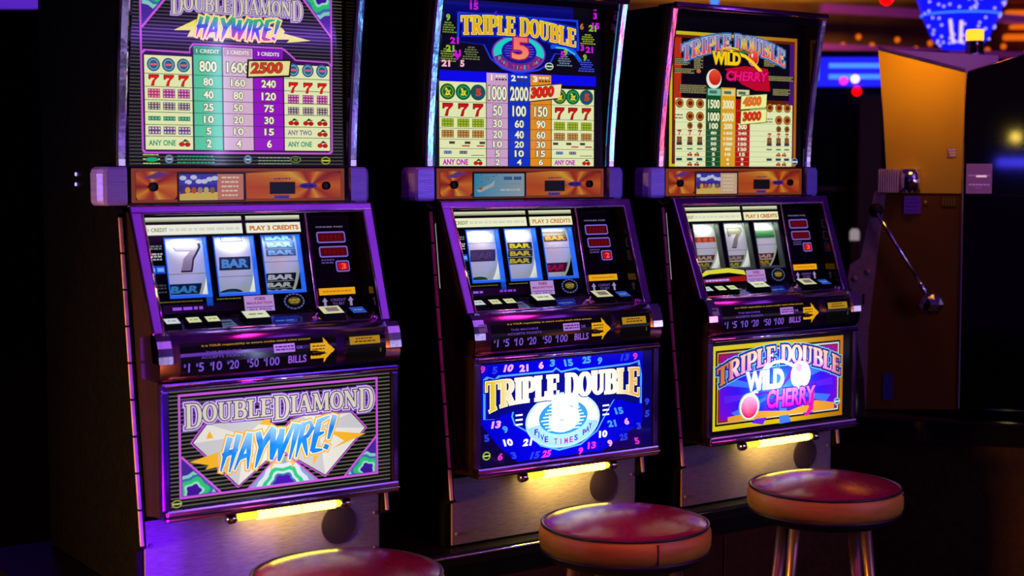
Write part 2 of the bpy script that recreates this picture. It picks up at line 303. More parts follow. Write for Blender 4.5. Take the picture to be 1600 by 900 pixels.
class Art:
    STEP = .00035
    def __init__(s, fmap): s.m = fmap; s.v = []; s.f = []; s.c = []
    def poly(s, pts, col, lay=0):
        k = len(s.v)
        for p in pts:
            s.v.append(s.m(p[0], p[1], lay * s.STEP)); s.c.append(lin(col(p[0], p[1])) if callable(col) else lin(col))
        s.f.append(tuple(range(k, k + len(pts))))
    def rect(s, x0, y0, x1, y1, col, lay=0, nx=1, ny=1):
        for i in range(nx):
            for j in range(ny):
                a, b = x0 + (x1 - x0) * i / nx, x0 + (x1 - x0) * (i + 1) / nx; c, d = y0 + (y1 - y0) * j / ny, y0 + (y1 - y0) * (j + 1) / ny
                s.poly([(a, c), (b, c), (b, d), (a, d)], col, lay)
    def rrect(s, x0, y0, x1, y1, r, col, lay=0):
        p = arc(x1 - r, y1 - r, r, r, 0, 90, 4) + arc(x0 + r, y1 - r, r, r, 90, 180, 4) + arc(x0 + r, y0 + r, r, r, 180, 270, 4) + arc(x1 - r, y0 + r, r, r, 270, 360, 4)
        s.poly(p, col, lay)
    def oval(s, cx, cy, rx, ry, col, lay=0, n=20): s.poly(arc(cx, cy, rx, ry, 0, 360, n)[:-1], col, lay)
    def line(s, pts, w, col, lay=0, grow=0., ext=True):
        n = len(pts); W = list(w) if isinstance(w, (list, tuple)) else [w] * n; pts = [Vector((p[0], p[1])) for p in pts]
        if grow and ext:
            closed = (pts[0] - pts[-1]).length < 1e-6
            if not closed:
                pts[0] = pts[0] - (pts[1] - pts[0]).normalized() * grow; pts[-1] = pts[-1] + (pts[-1] - pts[-2]).normalized() * grow
        L, R = [], []
        for i, p in enumerate(pts):
            t = (pts[min(i + 1, n - 1)] - pts[max(i - 1, 0)])
            if t.length < 1e-9: t = Vector((1, 0))
            t.normalize(); q = Vector((-t.y, t.x)) * (W[i] / 2 + grow); L.append(p + q); R.append(p - q)
        for i in range(n - 1): s.poly([R[i], R[i + 1], L[i + 1], L[i]], col, lay)
    def frame(s, x0, y0, x1, y1, w, col, lay=0):
        s.rect(x0, y0, x1, y0 + w, col, lay); s.rect(x0, y1 - w, x1, y1, col, lay); s.rect(x0, y0 + w, x0 + w, y1 - w, col, lay); s.rect(x1 - w, y0 + w, x1, y1 - w, col, lay)
    def text(s, t, x0, y0, x1, y1, col, lay=1, bold=.02, shear=0., out=None, warp=None):
        vb, fb = font_mesh(t, bold)
        if not vb: return
        ax, bx = min(v[0] for v in vb), max(v[0] for v in vb); ay, by = min(v[1] for v in vb), max(v[1] for v in vb)
        if s_narrow(t): mx = (x0 + x1) / 2; hw_ = (x1 - x0) * .28 / 2; x0, x1 = mx - hw_, mx + hw_
        def draw(vs, fs, c, l):
            k = len(s.v)
            for v in vs:
                x = x0 + (v[0] - ax) / (bx - ax) * (x1 - x0); y = y0 + (v[1] - ay) / max(by - ay, 1e-6) * (y1 - y0); x += (y - y0) * shear
                if warp: x, y = warp(x, y)
                s.v.append(s.m(x, y, l * s.STEP)); s.c.append(lin(c(x, y)) if callable(c) else lin(c))
            s.f.extend(tuple(i + k for i in f) for f in fs)
        if out: draw(*font_mesh(t, bold + out[0]), out[1], lay - 1)
        draw(vb, fb, col, lay)
    def glyphs(s, tab, t, x0, y0, x1, y1, layers, shear=0., warp=None, caps=None, cap_h=1.3, gap=.05, fat=1.):
        """layers: list of (grow in cap heights, colour, layer); caps: indices drawn taller"""
        wd = [tab[ch][0] * (1.18 if caps and i in caps else 1) for i, ch in enumerate(t)]; tot = sum(wd) + gap * (len(t) - 1); sx = (x1 - x0) / tot; sy = y1 - y0
        x = 0.
        for i, ch in enumerate(t):
            big = caps and i in caps
            for g, col, lay in layers:
                for pts, w in tab[ch][1]:
                    P = []
                    for px, py in pts:
                        if big: px *= 1.18; py = py * cap_h - (cap_h - 1) * .75
                        P.append(((x + px) * sx, py * sy))
                    W_ = w if isinstance(w, list) else [w] * len(P); k = (sx * .5 + min(sx, sy) * .5)
                    # stroke in unit square, horizontals thin
                    Q = [(x0 + a + b * shear, y0 + b) for a, b in P]
                    if warp: Q = [warp(*q) for q in Q]
                    s.line(Q, [ww * k * fat for ww in W_], col, lay, g * k)
            x += wd[i] + gap
    def obj(s, name, mat, parent):
        me = mesh_from(name, s.v, s.f, s.c); return link(name, me, mat, parent)
class BandArt(Art):
    """print for a curved strip: every shape is cut into narrow bands so that it follows the curve"""
    def poly(s, pts, col, lay=0):
        lo, hi = min(p[1] for p in pts), max(p[1] for p in pts); n = max(1, int(math.ceil((hi - lo) / .008)))
        if n == 1: return Art.poly(s, pts, col, lay)
        def clip(P, y, sg):
            out = []
            for i in range(len(P)):
                a, b = P[i], P[(i + 1) % len(P)]; ia, ib = (a[1] - y) * sg >= 0, (b[1] - y) * sg >= 0
                if ia: out.append(a)
                if ia != ib: t = (y - a[1]) / (b[1] - a[1]); out.append((a[0] + (b[0] - a[0]) * t, y))
            return out
        for k in range(n):
            q = clip(pts, lo + (hi - lo) * k / n, 1)
            if len(q) > 2: q = clip(q, lo + (hi - lo) * (k + 1) / n, -1)
            if len(q) > 2: Art.poly(s, q, col, lay)
def vgrad(y0, y1, stops):
    def f(x, y):
        t = max(0, min(1, (y - y0) / (y1 - y0))) * (len(stops) - 1); i = min(int(t), len(stops) - 2); u = t - i
        return tuple(stops[i][k] * (1 - u) + stops[i + 1][k] * u for k in range(3))
    return f
def hgrad(x0, x1, stops):
    g = vgrad(x0, x1, stops); return lambda x, y: g(0, x)

# ------------------------------------------------------------------ the hall
ROT = math.radians(34.73)
DX = Vector((math.cos(ROT), math.sin(ROT), 0)); NF = Vector((DX.y, -DX.x, 0))      # along the row, towards the player
def L2W(o, x, q, z=0.): return Vector(o) + DX * x + NF * q + Vector((0, 0, z))
ORG = [Vector((-.5854, 3.2729, 0)), Vector((.0274, 3.6977, 0)), Vector((.6088, 4.1009, 0))]
fl = BM().box(-5, 8, -3, 15, -.05, 0).obj('floor', 'carpet'); tag(fl, 'dark brown carpet floor in shadow', kind='structure')
wb = BM().box(-5, 8, 14.6, 14.8, 0, 3.6).obj('wall_back', 'darkwall'); tag(wb, 'dark far wall of the hall', kind='structure')
wl = BM().box(-5.2, -5, -3, 14.8, 0, 3.6).obj('wall_left', 'darkwall'); tag(wl, 'dark left wall of the hall', kind='structure')
ce = BM().box(-5, 8, 6, 15, 3.3, 3.4).obj('ceiling', 'ceilgold'); tag(ce, 'dull gold painted ceiling at the back', kind='structure')

# ------------------------------------------------------------------ sheet content of the three games
CREAM = (226, 232, 176); WHITE = (245, 245, 235)
def seven(a, cx, cy, h, col, lay, out=None):
    w = h * .95
    P = [(-.5, .5), (.5, .5), (.5, .3), (.12, -.05), (.02, -.5), (-.3, -.5), (-.14, -.05), (.1, .2), (-.3, .2), (-.38, .05), (-.5, .05)]
    if out: a.poly([(cx + p[0] * w * 1.16, cy + p[1] * h * 1.14) for p in P], out, lay - 1)
    a.poly([(cx + p[0] * w, cy + p[1] * h) for p in P], col, lay)
def bars(a, cx, cy, w, h, n, col, dot, lay, m=3):
    a.rect(cx - w / 2, cy - h / 2, cx + w / 2, cy + h / 2, col, lay)
    for i in range(n):
        y = cy - h / 2 + h * (i + .5) / n
        for j in range(m):
            x = cx - w / 2 + w * (j + .5) / m; a.rect(x - w / m * .3, y - h / n * .27, x + w / m * .3, y + h / n * .27, dot, lay + 1)
def token(a, cx, cy, r, c1, c2, t, tc, lay, rx=None):
    rx = rx or r
    a.oval(cx, cy, rx, r, c1, lay); a.oval(cx, cy, rx * .78, r * .78, c2, lay + 1, 16); a.oval(cx, cy, rx * .62, r * .62, c1, lay + 2, 16)
    if t: a.text(t, cx - rx * .5, cy - r * .3, cx + rx * .5, cy + r * .3, tc, lay + 3, .03)
    else: a.rect(cx - rx * .5, cy - r * .15, cx + rx * .5, cy + r * .15, tc, lay + 3)
def cherry(a, cx, cy, r, lay):
    a.oval(cx - r * .75, cy - r * .3, r * .8, r * .6, (190, 30, 10), lay, 10); a.oval(cx + r * .75, cy - r * .35, r * .8, r * .6, (175, 22, 8), lay, 10)
    a.poly([(cx - r * .8, cy + r * .2), (cx + r * .1, cy + r * 1.0), (cx + r * 1.4, cy + r * .3), (cx + r * .3, cy + r * .35)], (40, 60, 25), lay + 1)
def smalltext(a, x0, x1, y, h, col, lay, seed=0, gap=.25):
    """lines of print too small to read: a run of word-long dashes"""
    r = random.Random(seed); x = x0
    while x < x1 - h:
        w = h * r.uniform(1.2, 3.4); w = min(w, x1 - x); a.rect(x, y - h / 2, x + w, y + h / 2, col, lay); x += w + h * .6
def deco_fan(a, x0, y0, x1, y1, lay, seed):
    """stepped fan of green and violet scales in a right-angled corner: (x0,y0) is the square corner"""
    sx, sy = x1 - x0, y1 - y0
    a.poly([(x0, y0), (x1, y0), (x0, y1)], (70, 40, 150), lay)
    for k, (c, s) in enumerate([((130, 200, 190), .62), ((60, 110, 170), .5), ((40, 190, 110), .4), ((150, 210, 200), .27), ((60, 20, 150), .2)]):
        cx, cy = x0 + sx * .30, y0 + sy * .10
        p = []
        for i in range(24):
            t = math.pi * 2 * i / 24; rr = s * (1 + .14 * math.cos(5 * t)); px = .3 + .95 * rr * math.cos(t); py = .12 + .8 * rr * math.sin(t)
            px = max(px, .02); py = max(py, .02)
            if px + py > .93: q = .93 / (px + py); px *= q; py *= q
            p.append((x0 + sx * px, y0 + sy * py))
        a.poly(p, c, lay + 1 + k)
    a.line([(x1, y0), (x0, y1)], .0045, (200, 90, 215), lay + 6)
def stripes(a, x0, x1, y0, y1, step, col, lay=1):
    y = y0
    while y < y1: a.rect(x0, y, x1, y + step * .34, col, lay); y += step
MAG = (196, 88, 214)
def haywire(a, x0, x1, y0, y1, shear, rise, blue, lay, rim=(250, 190, 60)):
    W = lambda x, y: (x, y + (x - x0) * rise)
    c = vgrad(y0, y1, blue)
    cc = lambda x, y: c(x, y - (x - x0) * rise)
    a.glyphs(BRUSH, 'HAYWIRE!', x0, y0, x1, y1, [(.10, rim, lay), (.035, (250, 250, 245), lay + 1), (.0, cc, lay + 2)], shear, W, gap=-.02, fat=1.45)
def dd_title(a, x0, x1, y0, y1, lay):
    """two words in capitals, both D's taller"""
    L = [(.17, (120, 60, 190), lay), (.115, (225, 200, 245), lay + 1), (.06, (60, 25, 110), lay + 2), (0, (215, 205, 185), lay + 3)]
    a.glyphs(SERIF, 'DOUBLEDIAMOND', x0, y0, x1, y1, L, caps=(0, 6, 12), cap_h=1.35, gap=.03)
RISE = {}
def top_art(i):
    a = Art(lambda u, v, l: (u, .004 - l, v))
    if i == 0:
        a.rect(-.253, 1.378, .251, 1.768, (6, 6, 10), 0)
        stripes(a, -.251, .249, 1.381, 1.766, .0074, (74, 72, 58))
        a.line([(-.222, 1.60), (-.222, 1.765)], .004, MAG, 3); a.line([(.222, 1.60), (.222, 1.765)], .004, MAG, 3)
        for s in (-1, 1):
            deco_fan(a, s * .220, 1.765, s * .135, 1.665, 2, 1)
        dd_title(a, -.155, .150, 1.704, 1.738, 4)
        a.poly([(-.15, 1.662), (-.098, 1.688), (-.10, 1.68), (.1, 1.68), (.108, 1.672), (.104, 1.668), (.170, 1.655), (.112, 1.648), (.118, 1.655), (.05, 1.652), (-.12, 1.650), (-.112, 1.664)], (235, 225, 20), 3)
        haywire(a, -.104, .086, 1.652, 1.694, .22, 0, [(235, 60, 20), (30, 60, 220), (20, 60, 200), (30, 150, 110), (60, 190, 60)], 5, (250, 200, 30))
        # the frame of the table with its raised middle
        out = [(-.224, 1.409), (-.219, 1.404), (.216, 1.404), (.223, 1.409), (.223, 1.603), (.215, 1.610), (.134, 1.612), (.120, 1.624), (.108, 1.633), (.100, 1.637), (-.108, 1.637), (-.116, 1.628), (-.116, 1.618), (-.216, 1.620), (-.224, 1.612)]
        a.poly([(x * 1.0, y) for x, y in out], MAG, 3)
        a.poly([(x * .982, 1.52 + (y - 1.52) * .968) for x, y in out], (52, 20, 70), 4)
        a.rect(-.216, 1.412, -.111, 1.608, CREAM, 5); a.rect(.104, 1.412, .216, 1.600, CREAM, 5)
        a.rect(-.107, 1.412, -.043, 1.631, (84, 196, 152), 5); a.rect(-.040, 1.412, .029, 1.631, (214, 176, 206), 5); a.rect(.031, 1.412, .101, 1.631, (150, 20, 196), 5)
        rows = [1.608, 1.570, 1.543, 1.5155, 1.490, 1.464, 1.440, 1.412]; dr = [0, .006, .004, .003, .002, .001, 0, 0]
        for k in range(7):
            t, b = rows[k], rows[k + 1]; m = (t + b) / 2; h = (t - b)
            if k: a.rect(-.216, t - .0006, .216, t + .0006, (40, 34, 50), 6)
            vals = [('800', '1600', ''), ('80', '160', '240'), ('40', '80', '120'), ('25', '50', '75'), ('10', '20', '30'), ('5', '10', '15'), ('2', '4', '6')][k]
            for c, (x, s) in enumerate(zip((-.075, -.006, .066), vals)):
                if not s: continue
                w = min(.0115 * len(s), .056) * (1.15 if k == 0 else 1)
                a.text(s, x - w / 2, m - h * .31, x + w / 2, m + h * .31, (242, 240, 205), 9, .03, out=(.05, (60, 60, 60)))
            for side in (-1, 1):
                xs = [-.196, -.163, -.130] if side < 0 else [.126, .162, .197]
                mm = m - (dr[k] if side > 0 else 0)
                for j, x in enumerate(xs):
                    if k == 0: token(a, x, mm, .0145, (38, 92, 130), (120, 170, 190), None, (230, 90, 110), 6)
                    elif k == 1: seven(a, x, mm, .021, (215, 30, 12), 8, (120, 20, 10))
                    elif k == 2: bars(a, x, mm, .027, .019, 3, (150, 30, 130) if (side > 0 or j) else (190, 30, 90), (214, 160, 190), 6, 4)
                    elif k == 3: bars(a, x, mm, .027, .016, 3, (90, 60, 100), (205, 200, 170), 6, 4)
                    elif k == 4:
                        if side < 0: bars(a, x, mm, .027, .009, 1, (20, 120, 96), (120, 190, 150), 6, 4)
                        else: cherry(a, x, mm, .0085, 6)
                    elif k == 5:
                        if side < 0: bars(a, x, mm, .027, .016, 2, (96, 50, 130), (210, 200, 190), 6, 4)
                        elif j == 2: cherry(a, x, mm, .0085, 6)
                    elif j == 2: cherry(a, x, mm, .0085, 6)
            if k == 6:
                a.text('ANY ONE', -.210, m - .006, -.150, m + .006, (20, 150, 110), 8, .03); a.text('ANY ONE', .111, m - .006, .170, m + .006, (20, 150, 110), 8, .03)
            if k == 5: a.text('ANY TWO', .111, m - .006, .170, m + .005, (120, 70, 150), 8, .02)
        for x, s, c in ((-.075, '1 CREDIT', (40, 150, 110)), (-.006, '2 CREDITS', (190, 140, 180)), (.066, '3 CREDITS', (130, 10, 180))):
            a.rect(x - .032, 1.6125, x + .032, 1.6295, c, 6); a.text(s, x - .026, 1.617, x + .026, 1.625, (240, 240, 220), 9, .02)
        tg = [(.018, 1.571), (.114, 1.577), (.118, 1.608), (.020, 1.604)]
        a.poly([(.013, 1.567), (.118, 1.573), (.122, 1.612), (.016, 1.608)], (25, 15, 15), 10); a.poly(tg, (232, 222, 150), 11)
        a.text('2500', .023, 1.577, .098, 1.601, (200, 60, 12), 13, .04, .12, out=(.03, (110, 20, 5)), warp=lambda x, y: (x, y + (x - .02) * .05))
        for x in (-.165, .015): token(a, x, 1.392, .0105, (60, 84, 110), (140, 160, 180), None, (190, 190, 200), 3)
        for k in range(3):
            smalltext(a, -.147, -.062, 1.398 - k * .0065, .0028, (40, 150, 110), 3, k); smalltext(a, .04, .12, 1.396 - k * .0065, .0026, (130, 150, 120), 3, 5 + k)
            smalltext(a, -.222, -.185, 1.401 - k * .009, .0022, (200, 220, 120), 3, 9 + k)
        a.oval(-.203, 1.391, .014, .0045, (20, 170, 120), 4); a.oval(.13, 1.392, .014, .008, (90, 110, 60), 3); a.oval(.13, 1.392, .010, .005, (10, 10, 8), 4)
        a.text('1D', .125, 1.389, .135, 1.395, (130, 150, 80), 5)
        a.oval(.205, 1.390, .012, .009, (150, 150, 40), 3); a.oval(.205, 1.390, .009, .006, (20, 20, 10), 4); a.rect(.196, 1.3885, .214, 1.3915, (190, 200, 90), 5)
    elif i == 1:
        a.rect(-.241, 1.378, .2405, 1.768, (3, 2, 22), 0)
        a.rect(-.241, 1.720, .155, 1.768, vgrad(1.72, 1.768, [(4, 4, 60), (8, 10, 130)]), 1)
        rng = random.Random(3)
        # blue outline bands round the title and the roundel
        O = [(-.188, 1.742), (.170, 1.742), (.174, 1.668), (.14, 1.655), (.10, 1.655), (.085, 1.63), (.05, 1.612), (-.012, 1.602), (-.06, 1.612), (-.095, 1.635), (-.115, 1.668), (-.19, 1.672)]
        a.poly(O, (30, 60, 235), 2); a.poly([(-.01 + (x + .01) * .965, 1.675 + (y - 1.675) * .93) for x, y in O], (6, 6, 90), 3)
        a.line([(.085, 1.672), (.12, 1.676), (.155, 1.664), (.178, 1.640)], .010, (20, 90, 235), 4); a.line([(.10, 1.671), (.13, 1.670), (.16, 1.656)], .004, (70, 200, 240), 5)
        a.oval(-.011, 1.652, .080, .044, (120, 60, 190), 4, 32); a.oval(-.011, 1.652, .075, .0405, (30, 210, 200), 5, 32)
        a.poly(arc(-.011, 1.652, .075, .0405, 195, 345, 20) + [(.035, 1.65), (-.057, 1.65)], (110, 40, 130), 6)
        a.oval(-.011, 1.656, .052, .029, (24, 20, 160), 7, 28)
        for k in range(5): a.rect(-.056 + .003 * abs(k - 2), 1.668 - k * .006, .034 - .003 * abs(k - 2), 1.6695 - k * .006, (120, 90, 230), 8)
        for k, ch in enumerate('FIVE TIMES PAY'):
            if ch == ' ': continue
            t = math.radians(205 + 130 * k / 13); x, y = -.011 + .064 * math.cos(t), 1.652 + .0345 * math.sin(t)
            a.text(ch, x - .0035, y - .0045, x + .0035, y + .0045, (230, 60, 110) if k % 2 else (70, 200, 200), 9, .02)
        a.text('5', -.036, 1.634, .019, 1.692, (90, 10, 60), 9, .06); a.text('5', -.034, 1.637, .017, 1.690, vgrad(1.637, 1.69, [(245, 150, 90), (250, 120, 110), (235, 110, 110)]), 11, .035, out=(.04, (160, 20, 90)))
        wp = lambda x, y: (x, y - max(0, x - .02) * .14 - max(0, -x - .1) * .06)
        a.glyphs(SERIF, 'TRIPLE DOUBLE', -.180, 1.694, .162, 1.738, [(.16, (20, 40, 220), 7), (.08, (5, 5, 50), 8), (.04, (245, 235, 150), 9), (0, vgrad(1.68, 1.74, [(240, 160, 50), (235, 175, 10), (228, 190, 10)]), 10)], 0, wp, gap=.0, fat=1.25)
        for x, y, c in [(-.215, 1.727, 0), (-.198, 1.674, 1), (-.192, 1.645, 1), (-.190, 1.636, 1), (-.176, 1.621, 2), (-.222, 1.62, 2), (-.142, 1.757, 1), (-.08, 1.742, 3), (.214, 1.724, 0), (.182, 1.674, 1), (.204, 1.67, 1), (.222, 1.755, 1), (.224, 1.73, 1), (.12, 1.655, 1), (-.21, 1.655, 0), (.19, 1.65, 0), (.13, 1.66, 0), (.18, 1.727, 4)]:
            cc = [(140, 190, 40), (200, 30, 215), (250, 180, 210), (90, 20, 230), (190, 110, 50)][c]; s = rng.choice(['3', '9', '5', '15', '21', '6'])
            a.text(s, x - .006 * len(s), y - .008, x + .006 * len(s), y + .008, cc, 8, .05)
        for x, y, n, c in [(-.215, 1.703, 5, (120, 150, 60)), (-.218, 1.641, 6, (130, 150, 50)), (-.15, 1.648, 6, (110, 120, 70)), (.2, 1.695, 5, (150, 170, 40)), (.127, 1.638, 5, (110, 130, 160)), (.196, 1.632, 6, (60, 80, 220))]:
            for k in range(n): w = .010 + .008 * math.sin(k * 2.1) ** 2 + .002 * k; smalltext(a, x - w, x + w, y + .012 - k * .0055, .003, c, 6, k)
        a.oval(.079, 1.624, .013, .009, (220, 230, 220), 9); a.oval(.079, 1.624, .011, .007, (10, 60, 40), 10); a.rect(.067, 1.6225, .091, 1.6255, (220, 235, 210), 11)
        a.rect(-.240, 1.579, .226, 1.604, (10, 10, 235), 4)
        rows = [1.578, 1.530, 1.494, 1.468, 1.442, 1.420, 1.398, 1.378]
        a.rect(-.240, 1.378, -.108, 1.578, CREAM, 5); a.rect(.088, 1.378, .220, 1.570, CREAM, 5)
        a.rect(-.106, 1.378, -.044, 1.602, (206, 160, 200), 5); a.rect(-.042, 1.378, .021, 1.602, (14, 50, 200), 5); a.rect(.023, 1.378, .086, 1.602, (226, 140, 26), 5)
        for k in range(7):
            t, b = rows[k], rows[k + 1]; m = (t + b) / 2; h = t - b
            a.rect(-.240, b - .0005, .220, b + .0005, (40, 44, 50), 6)
            vals = [('1000', '2000', ''), ('50', '100', '150'), ('30', '60', '90'), ('20', '40', '60'), ('10', '20', '30'), ('5', '10', '15'), ('2', '4', '6')][k]
            for x, s in zip((-.075, -.011, .054), vals):
                if s:
                    w = min(.0135 * len(s), .054); a.text(s, x - w / 2, m - h * .36, x + w / 2, m + h * .36, (240, 242, 205), 9, .025, out=(.05, (70, 70, 80)))
            for side in (-1, 1):
                xs = (-.217, -.173, -.131) if side < 0 else (.112, .153, .196); mm = m - (.003 if side > 0 and k < 4 else 0)
                for j, x in enumerate(xs):
                    if k == 0:
                        token(a, x, mm, .019, (20, 90, 50), [(120, 150, 30), (30, 160, 90), (40, 60, 160)][j], None, (20, 90, 50), 6, .0215); a.text(['2x', '3x', '5'][j], x - .008, mm - .009, x + .008, mm + .009, [(230, 215, 50), (230, 215, 50), (220, 50, 60)][j], 11, .05)
                    elif k == 1: seven(a, x, mm, .027, (196, 22, 22), 8, (90, 10, 15))
                    elif k == 2: bars(a, x, mm, .034, .020, 3, (120, 140, 10), (170, 190, 60), 6, 4)
                    elif k == 3: bars(a, x, mm, .034, .018, 3, (150, 90, 30), (196, 160, 90), 6, 4)
                    elif k == 4:
                        bars(a, x - .012 * side, mm + .003, .016, .006, 1, (60, 40, 30), (90, 60, 50), 6, 2); 
                        if j: a.rect(x - .004, mm - .006, x + .018, mm - .003, (190, 30, 20), 6)
                    elif k == 5:
                        if j < 2: bars(a, x, mm + .002, .022, .007, 1, ((20, 70, 170), (80, 40, 40))[j], (140, 160, 170), 6, 3)
                        else: a.rect(x - .02, mm - .006, x + .018, mm - .004, (120, 130, 110), 6)
                    elif j == 2: cherry(a, x, mm, .0085, 6)
            if k == 6:
                a.text('ANY ONE', -.232, m - .007, -.160, m + .007, (190, 20, 190), 8, .04); a.text('ANY ONE', .096, m - .007, .160, m + .006, (190, 20, 190), 8, .04)
        for x, s, c in ((-.075, '1', (206, 160, 200)), (-.011, '2', (20, 60, 200)), (.054, '3', (226, 140, 26))):
            a.text(s, x - .024, 1.584, x - .010, 1.599, (245, 240, 225), 8, .04); smalltext(a, x - .006, x + .027, 1.595, .004, (240, 235, 215), 8, 3); smalltext(a, x - .006, x + .027, 1.587, .004, (60, 50, 60), 8, 4)
        a.poly([(.016, 1.534), (.114, 1.545), (.118, 1.584), (.018, 1.574)], (60, 40, 20), 10); a.poly([(.018, 1.537), (.112, 1.548), (.116, 1.581), (.020, 1.572)], (240, 224, 180), 11)
        a.text('3000', .022, 1.543, .092, 1.570, (214, 40, 14), 13, .05, .08, out=(.03, (120, 10, 5)), warp=lambda x, y: (x, y + (x - .02) * .10))
    else:
        a.rect(-.241, 1.378, .2405, 1.768, (3, 3, 5), 0)
        a.frame(-.236, 1.378, .229, 1.733, .009, hgrad(-.236, .229, [(205, 190, 30), (230, 205, 50), (170, 95, 15)]), 2)
        a.rect(-.227, 1.385, .220, 1.724, (96, 30, 12), 3)
        a.rect(-.221, 1.50, -.19, 1.716, (186, 44, 12), 4); a.rect(.19, 1.55, .216, 1.716, (70, 20, 120), 4)
        a.rect(-.197, 1.56, .200, 1.716, (10, 6, 18), 5)
        rn = random.Random(5)
        for (x0, x1, y, n) in [(-.222, -.165, 1.660, 4), (-.222, -.150, 1.634, 3), (-.205, -.105, 1.592, 5), (.100, .150, 1.668, 4), (.118, .216, 1.625, 3), (.135, .205, 1.590, 4), (-.155, -.120, 1.668, 8)]:
            a.rect(x0, y - n * .0035, x1, y + .003, (44, 40, 30), 6)
            for k in range(n): smalltext(a, x0 + .002, x1 - .002 - (k % 2) * .008, y - k * .0046, .0028, (150, 142, 96), 7, k)
        a.oval(-.137, 1.682, .007, .005, (190, 110, 50), 8); a.oval(-.137, 1.630, .008, .005, (190, 110, 50), 8)
        ti = vgrad(1.66, 1.735, [(150, 20, 110), (215, 30, 60), (240, 190, 50), (90, 120, 220)])
        bow = lambda x, y: (x, y - (x + .008) ** 2 * 1.05)
        tig = lambda x, y: ti(x, y + (x + .008) ** 2 * 1.05)
        a.glyphs(SERIF, 'TRIPLE DOUBLE', -.196, 1.690, .180, 1.732, [(.13, (60, 130, 200), 8), (.08, (12, 40, 130), 9), (.03, (235, 220, 230), 10), (0, tig, 11)], 0, bow, gap=.02, fat=1.35)
        a.oval(-.083, 1.612, .027, .026, (235, 230, 215), 10); a.oval(-.080, 1.616, .022, .021, vgrad(1.595, 1.636, [(190, 20, 10), (240, 80, 50)]), 11)
        a.oval(.060, 1.672, .020, .021, (235, 160, 150), 10); a.oval(.060, 1.673, .018, .019, vgrad(1.654, 1.692, [(200, 20, 20), (245, 90, 70)]), 11); a.oval(.055, 1.680, .003, .006, (255, 235, 225), 12, 8)
        a.poly([(-.03, 1.690), (.0, 1.699), (.045, 1.692), (.05, 1.684), (.01, 1.684)], (40, 110, 60), 11)
        a.line([(-.052, 1.684), (-.02, 1.688), (.03, 1.676), (.058, 1.660), (.085, 1.640), (.095, 1.630)], .009, (248, 214, 40), 12); a.line([(-.06, 1.676), (-.05, 1.694), (-.03, 1.698), (.005, 1.694)], .004, (240, 200, 50), 12)
        a.poly([(-.045, 1.640), (.03, 1.650), (.115, 1.645), (.125, 1.585), (.07, 1.585), (.02, 1.600)], (190, 8, 40), 10)
        wd = lambda x, y: (x, y - max(0, x + .02) * .1)
        for g, c, l in ((.03, (70, 50, 0), 13), (.0, (245, 205, 20), 14)): a.text('WILD', -.092 - g * .1, 1.650 - g * .1, .012 + g * .1, 1.686 + g * .1, c, l, .06 + g)
        a.text('CHERRY', -.042, 1.609, .112, 1.636, (245, 20, 120), 14, .04, .15, out=(.05, (120, 0, 60)))
        a.rect(-.109, 1.378, -.056, 1.590, (10, 78, 40), 7); a.rect(-.056, 1.378, -.003, 1.590, (222, 160, 22), 7); a.rect(-.003, 1.378, .050, 1.560, (176, 16, 10), 7)
        for x, c in ((-.104, (120, 190, 170)), (-.052, (225, 205, 130)), (.001, (215, 210, 150))):
            a.rect(x, 1.568, x + .046, 1.586, c, 8); smalltext(a, x + .006, x + .04, 1.577, .008, (70, 110, 90), 9, 2)
        a.rect(-.217, 1.378, -.110, 1.558, CREAM, 7); a.rect(.051, 1.378, .212, 1.548, CREAM, 7)
        R = [1.553, 1.528, 1.497, 1.476, 1.460, 1.446, 1.432, 1.418, 1.404, 1.391, 1.378]; zs = [1.545, 1.511, 1.4865, 1.468, 1.453, 1.439, 1.425, 1.411, 1.3975, 1.385]
        vals = [('1500', '3000', ''), ('1000', '2000', ''), ('100', '200', '300'), ('80', '160', '240'), ('60', '120', '180'), ('50', '100', '150'), ('40', '80', '120'), ('5', '10', '15'), ('3', '6', '9'), ('2', '4', '6')]
        for k, z in enumerate(zs):
            hh = [.024, .024, .016, .008, .008, .009, .009, .009, .008, .008][k]
            for x, s in zip((-.082, -.030, .023), vals[k]):
                if s:
                    w = min(.0105 * len(s), .042); a.text(s, x - w / 2, z - hh / 2, x + w / 2, z + hh / 2, (236, 238, 190), 9, .04)
            a.rect(-.217, z - hh * .62 - .0015, .212, z - hh * .62 - .0008, (120, 150, 110), 8)
            for side in (-1, 1):
                xs = (-.203, -.166, -.131) if side < 0 else (.125, .160, .192); zz = z - (.005 if side > 0 and k < 4 else 0)
                for j, x in enumerate(xs):
                    if k in (0, 1) and (k == 0 or j): token(a, x, zz, .0125, (130, 40, 12), (200, 150, 40), None, (90, 20, 10), 8, .014)
                    elif k == 1: smalltext(a, x - .015, x + .012, zz + .003, .003, (70, 90, 60), 8, 1); smalltext(a, x - .015, x + .012, zz - .005, .003, (70, 90, 60), 8, 2)
                    elif k == 2 and j: token(a, x, zz, .009, (110, 60, 15), (150, 100, 30), None, (80, 40, 10), 8, .0095)
                    elif k == 3: seven(a, x, zz, .014, (170, 30, 12), 9)
                    elif k == 4: bars(a, x, zz - .003, .017, .015, 2, (140, 96, 20), (90, 50, 20), 8, 2)
                    elif k == 5: bars(a, x, zz, .019, .008, 1, (40, 30, 34), (70, 50, 50), 8, 3)
                    elif k == 6: a.rect(x - .01, zz - .002, x + .01, zz + .002, (70, 120, 80), 8)
                    elif k in (7, 9) and j: cherry(a, x - (.01 if j == 2 else 0), zz, .0058, 8)
                    elif k == 8: a.rect(x - .01, zz - .0035, x + .01, zz + .0035, (20, 70, 96), 8)
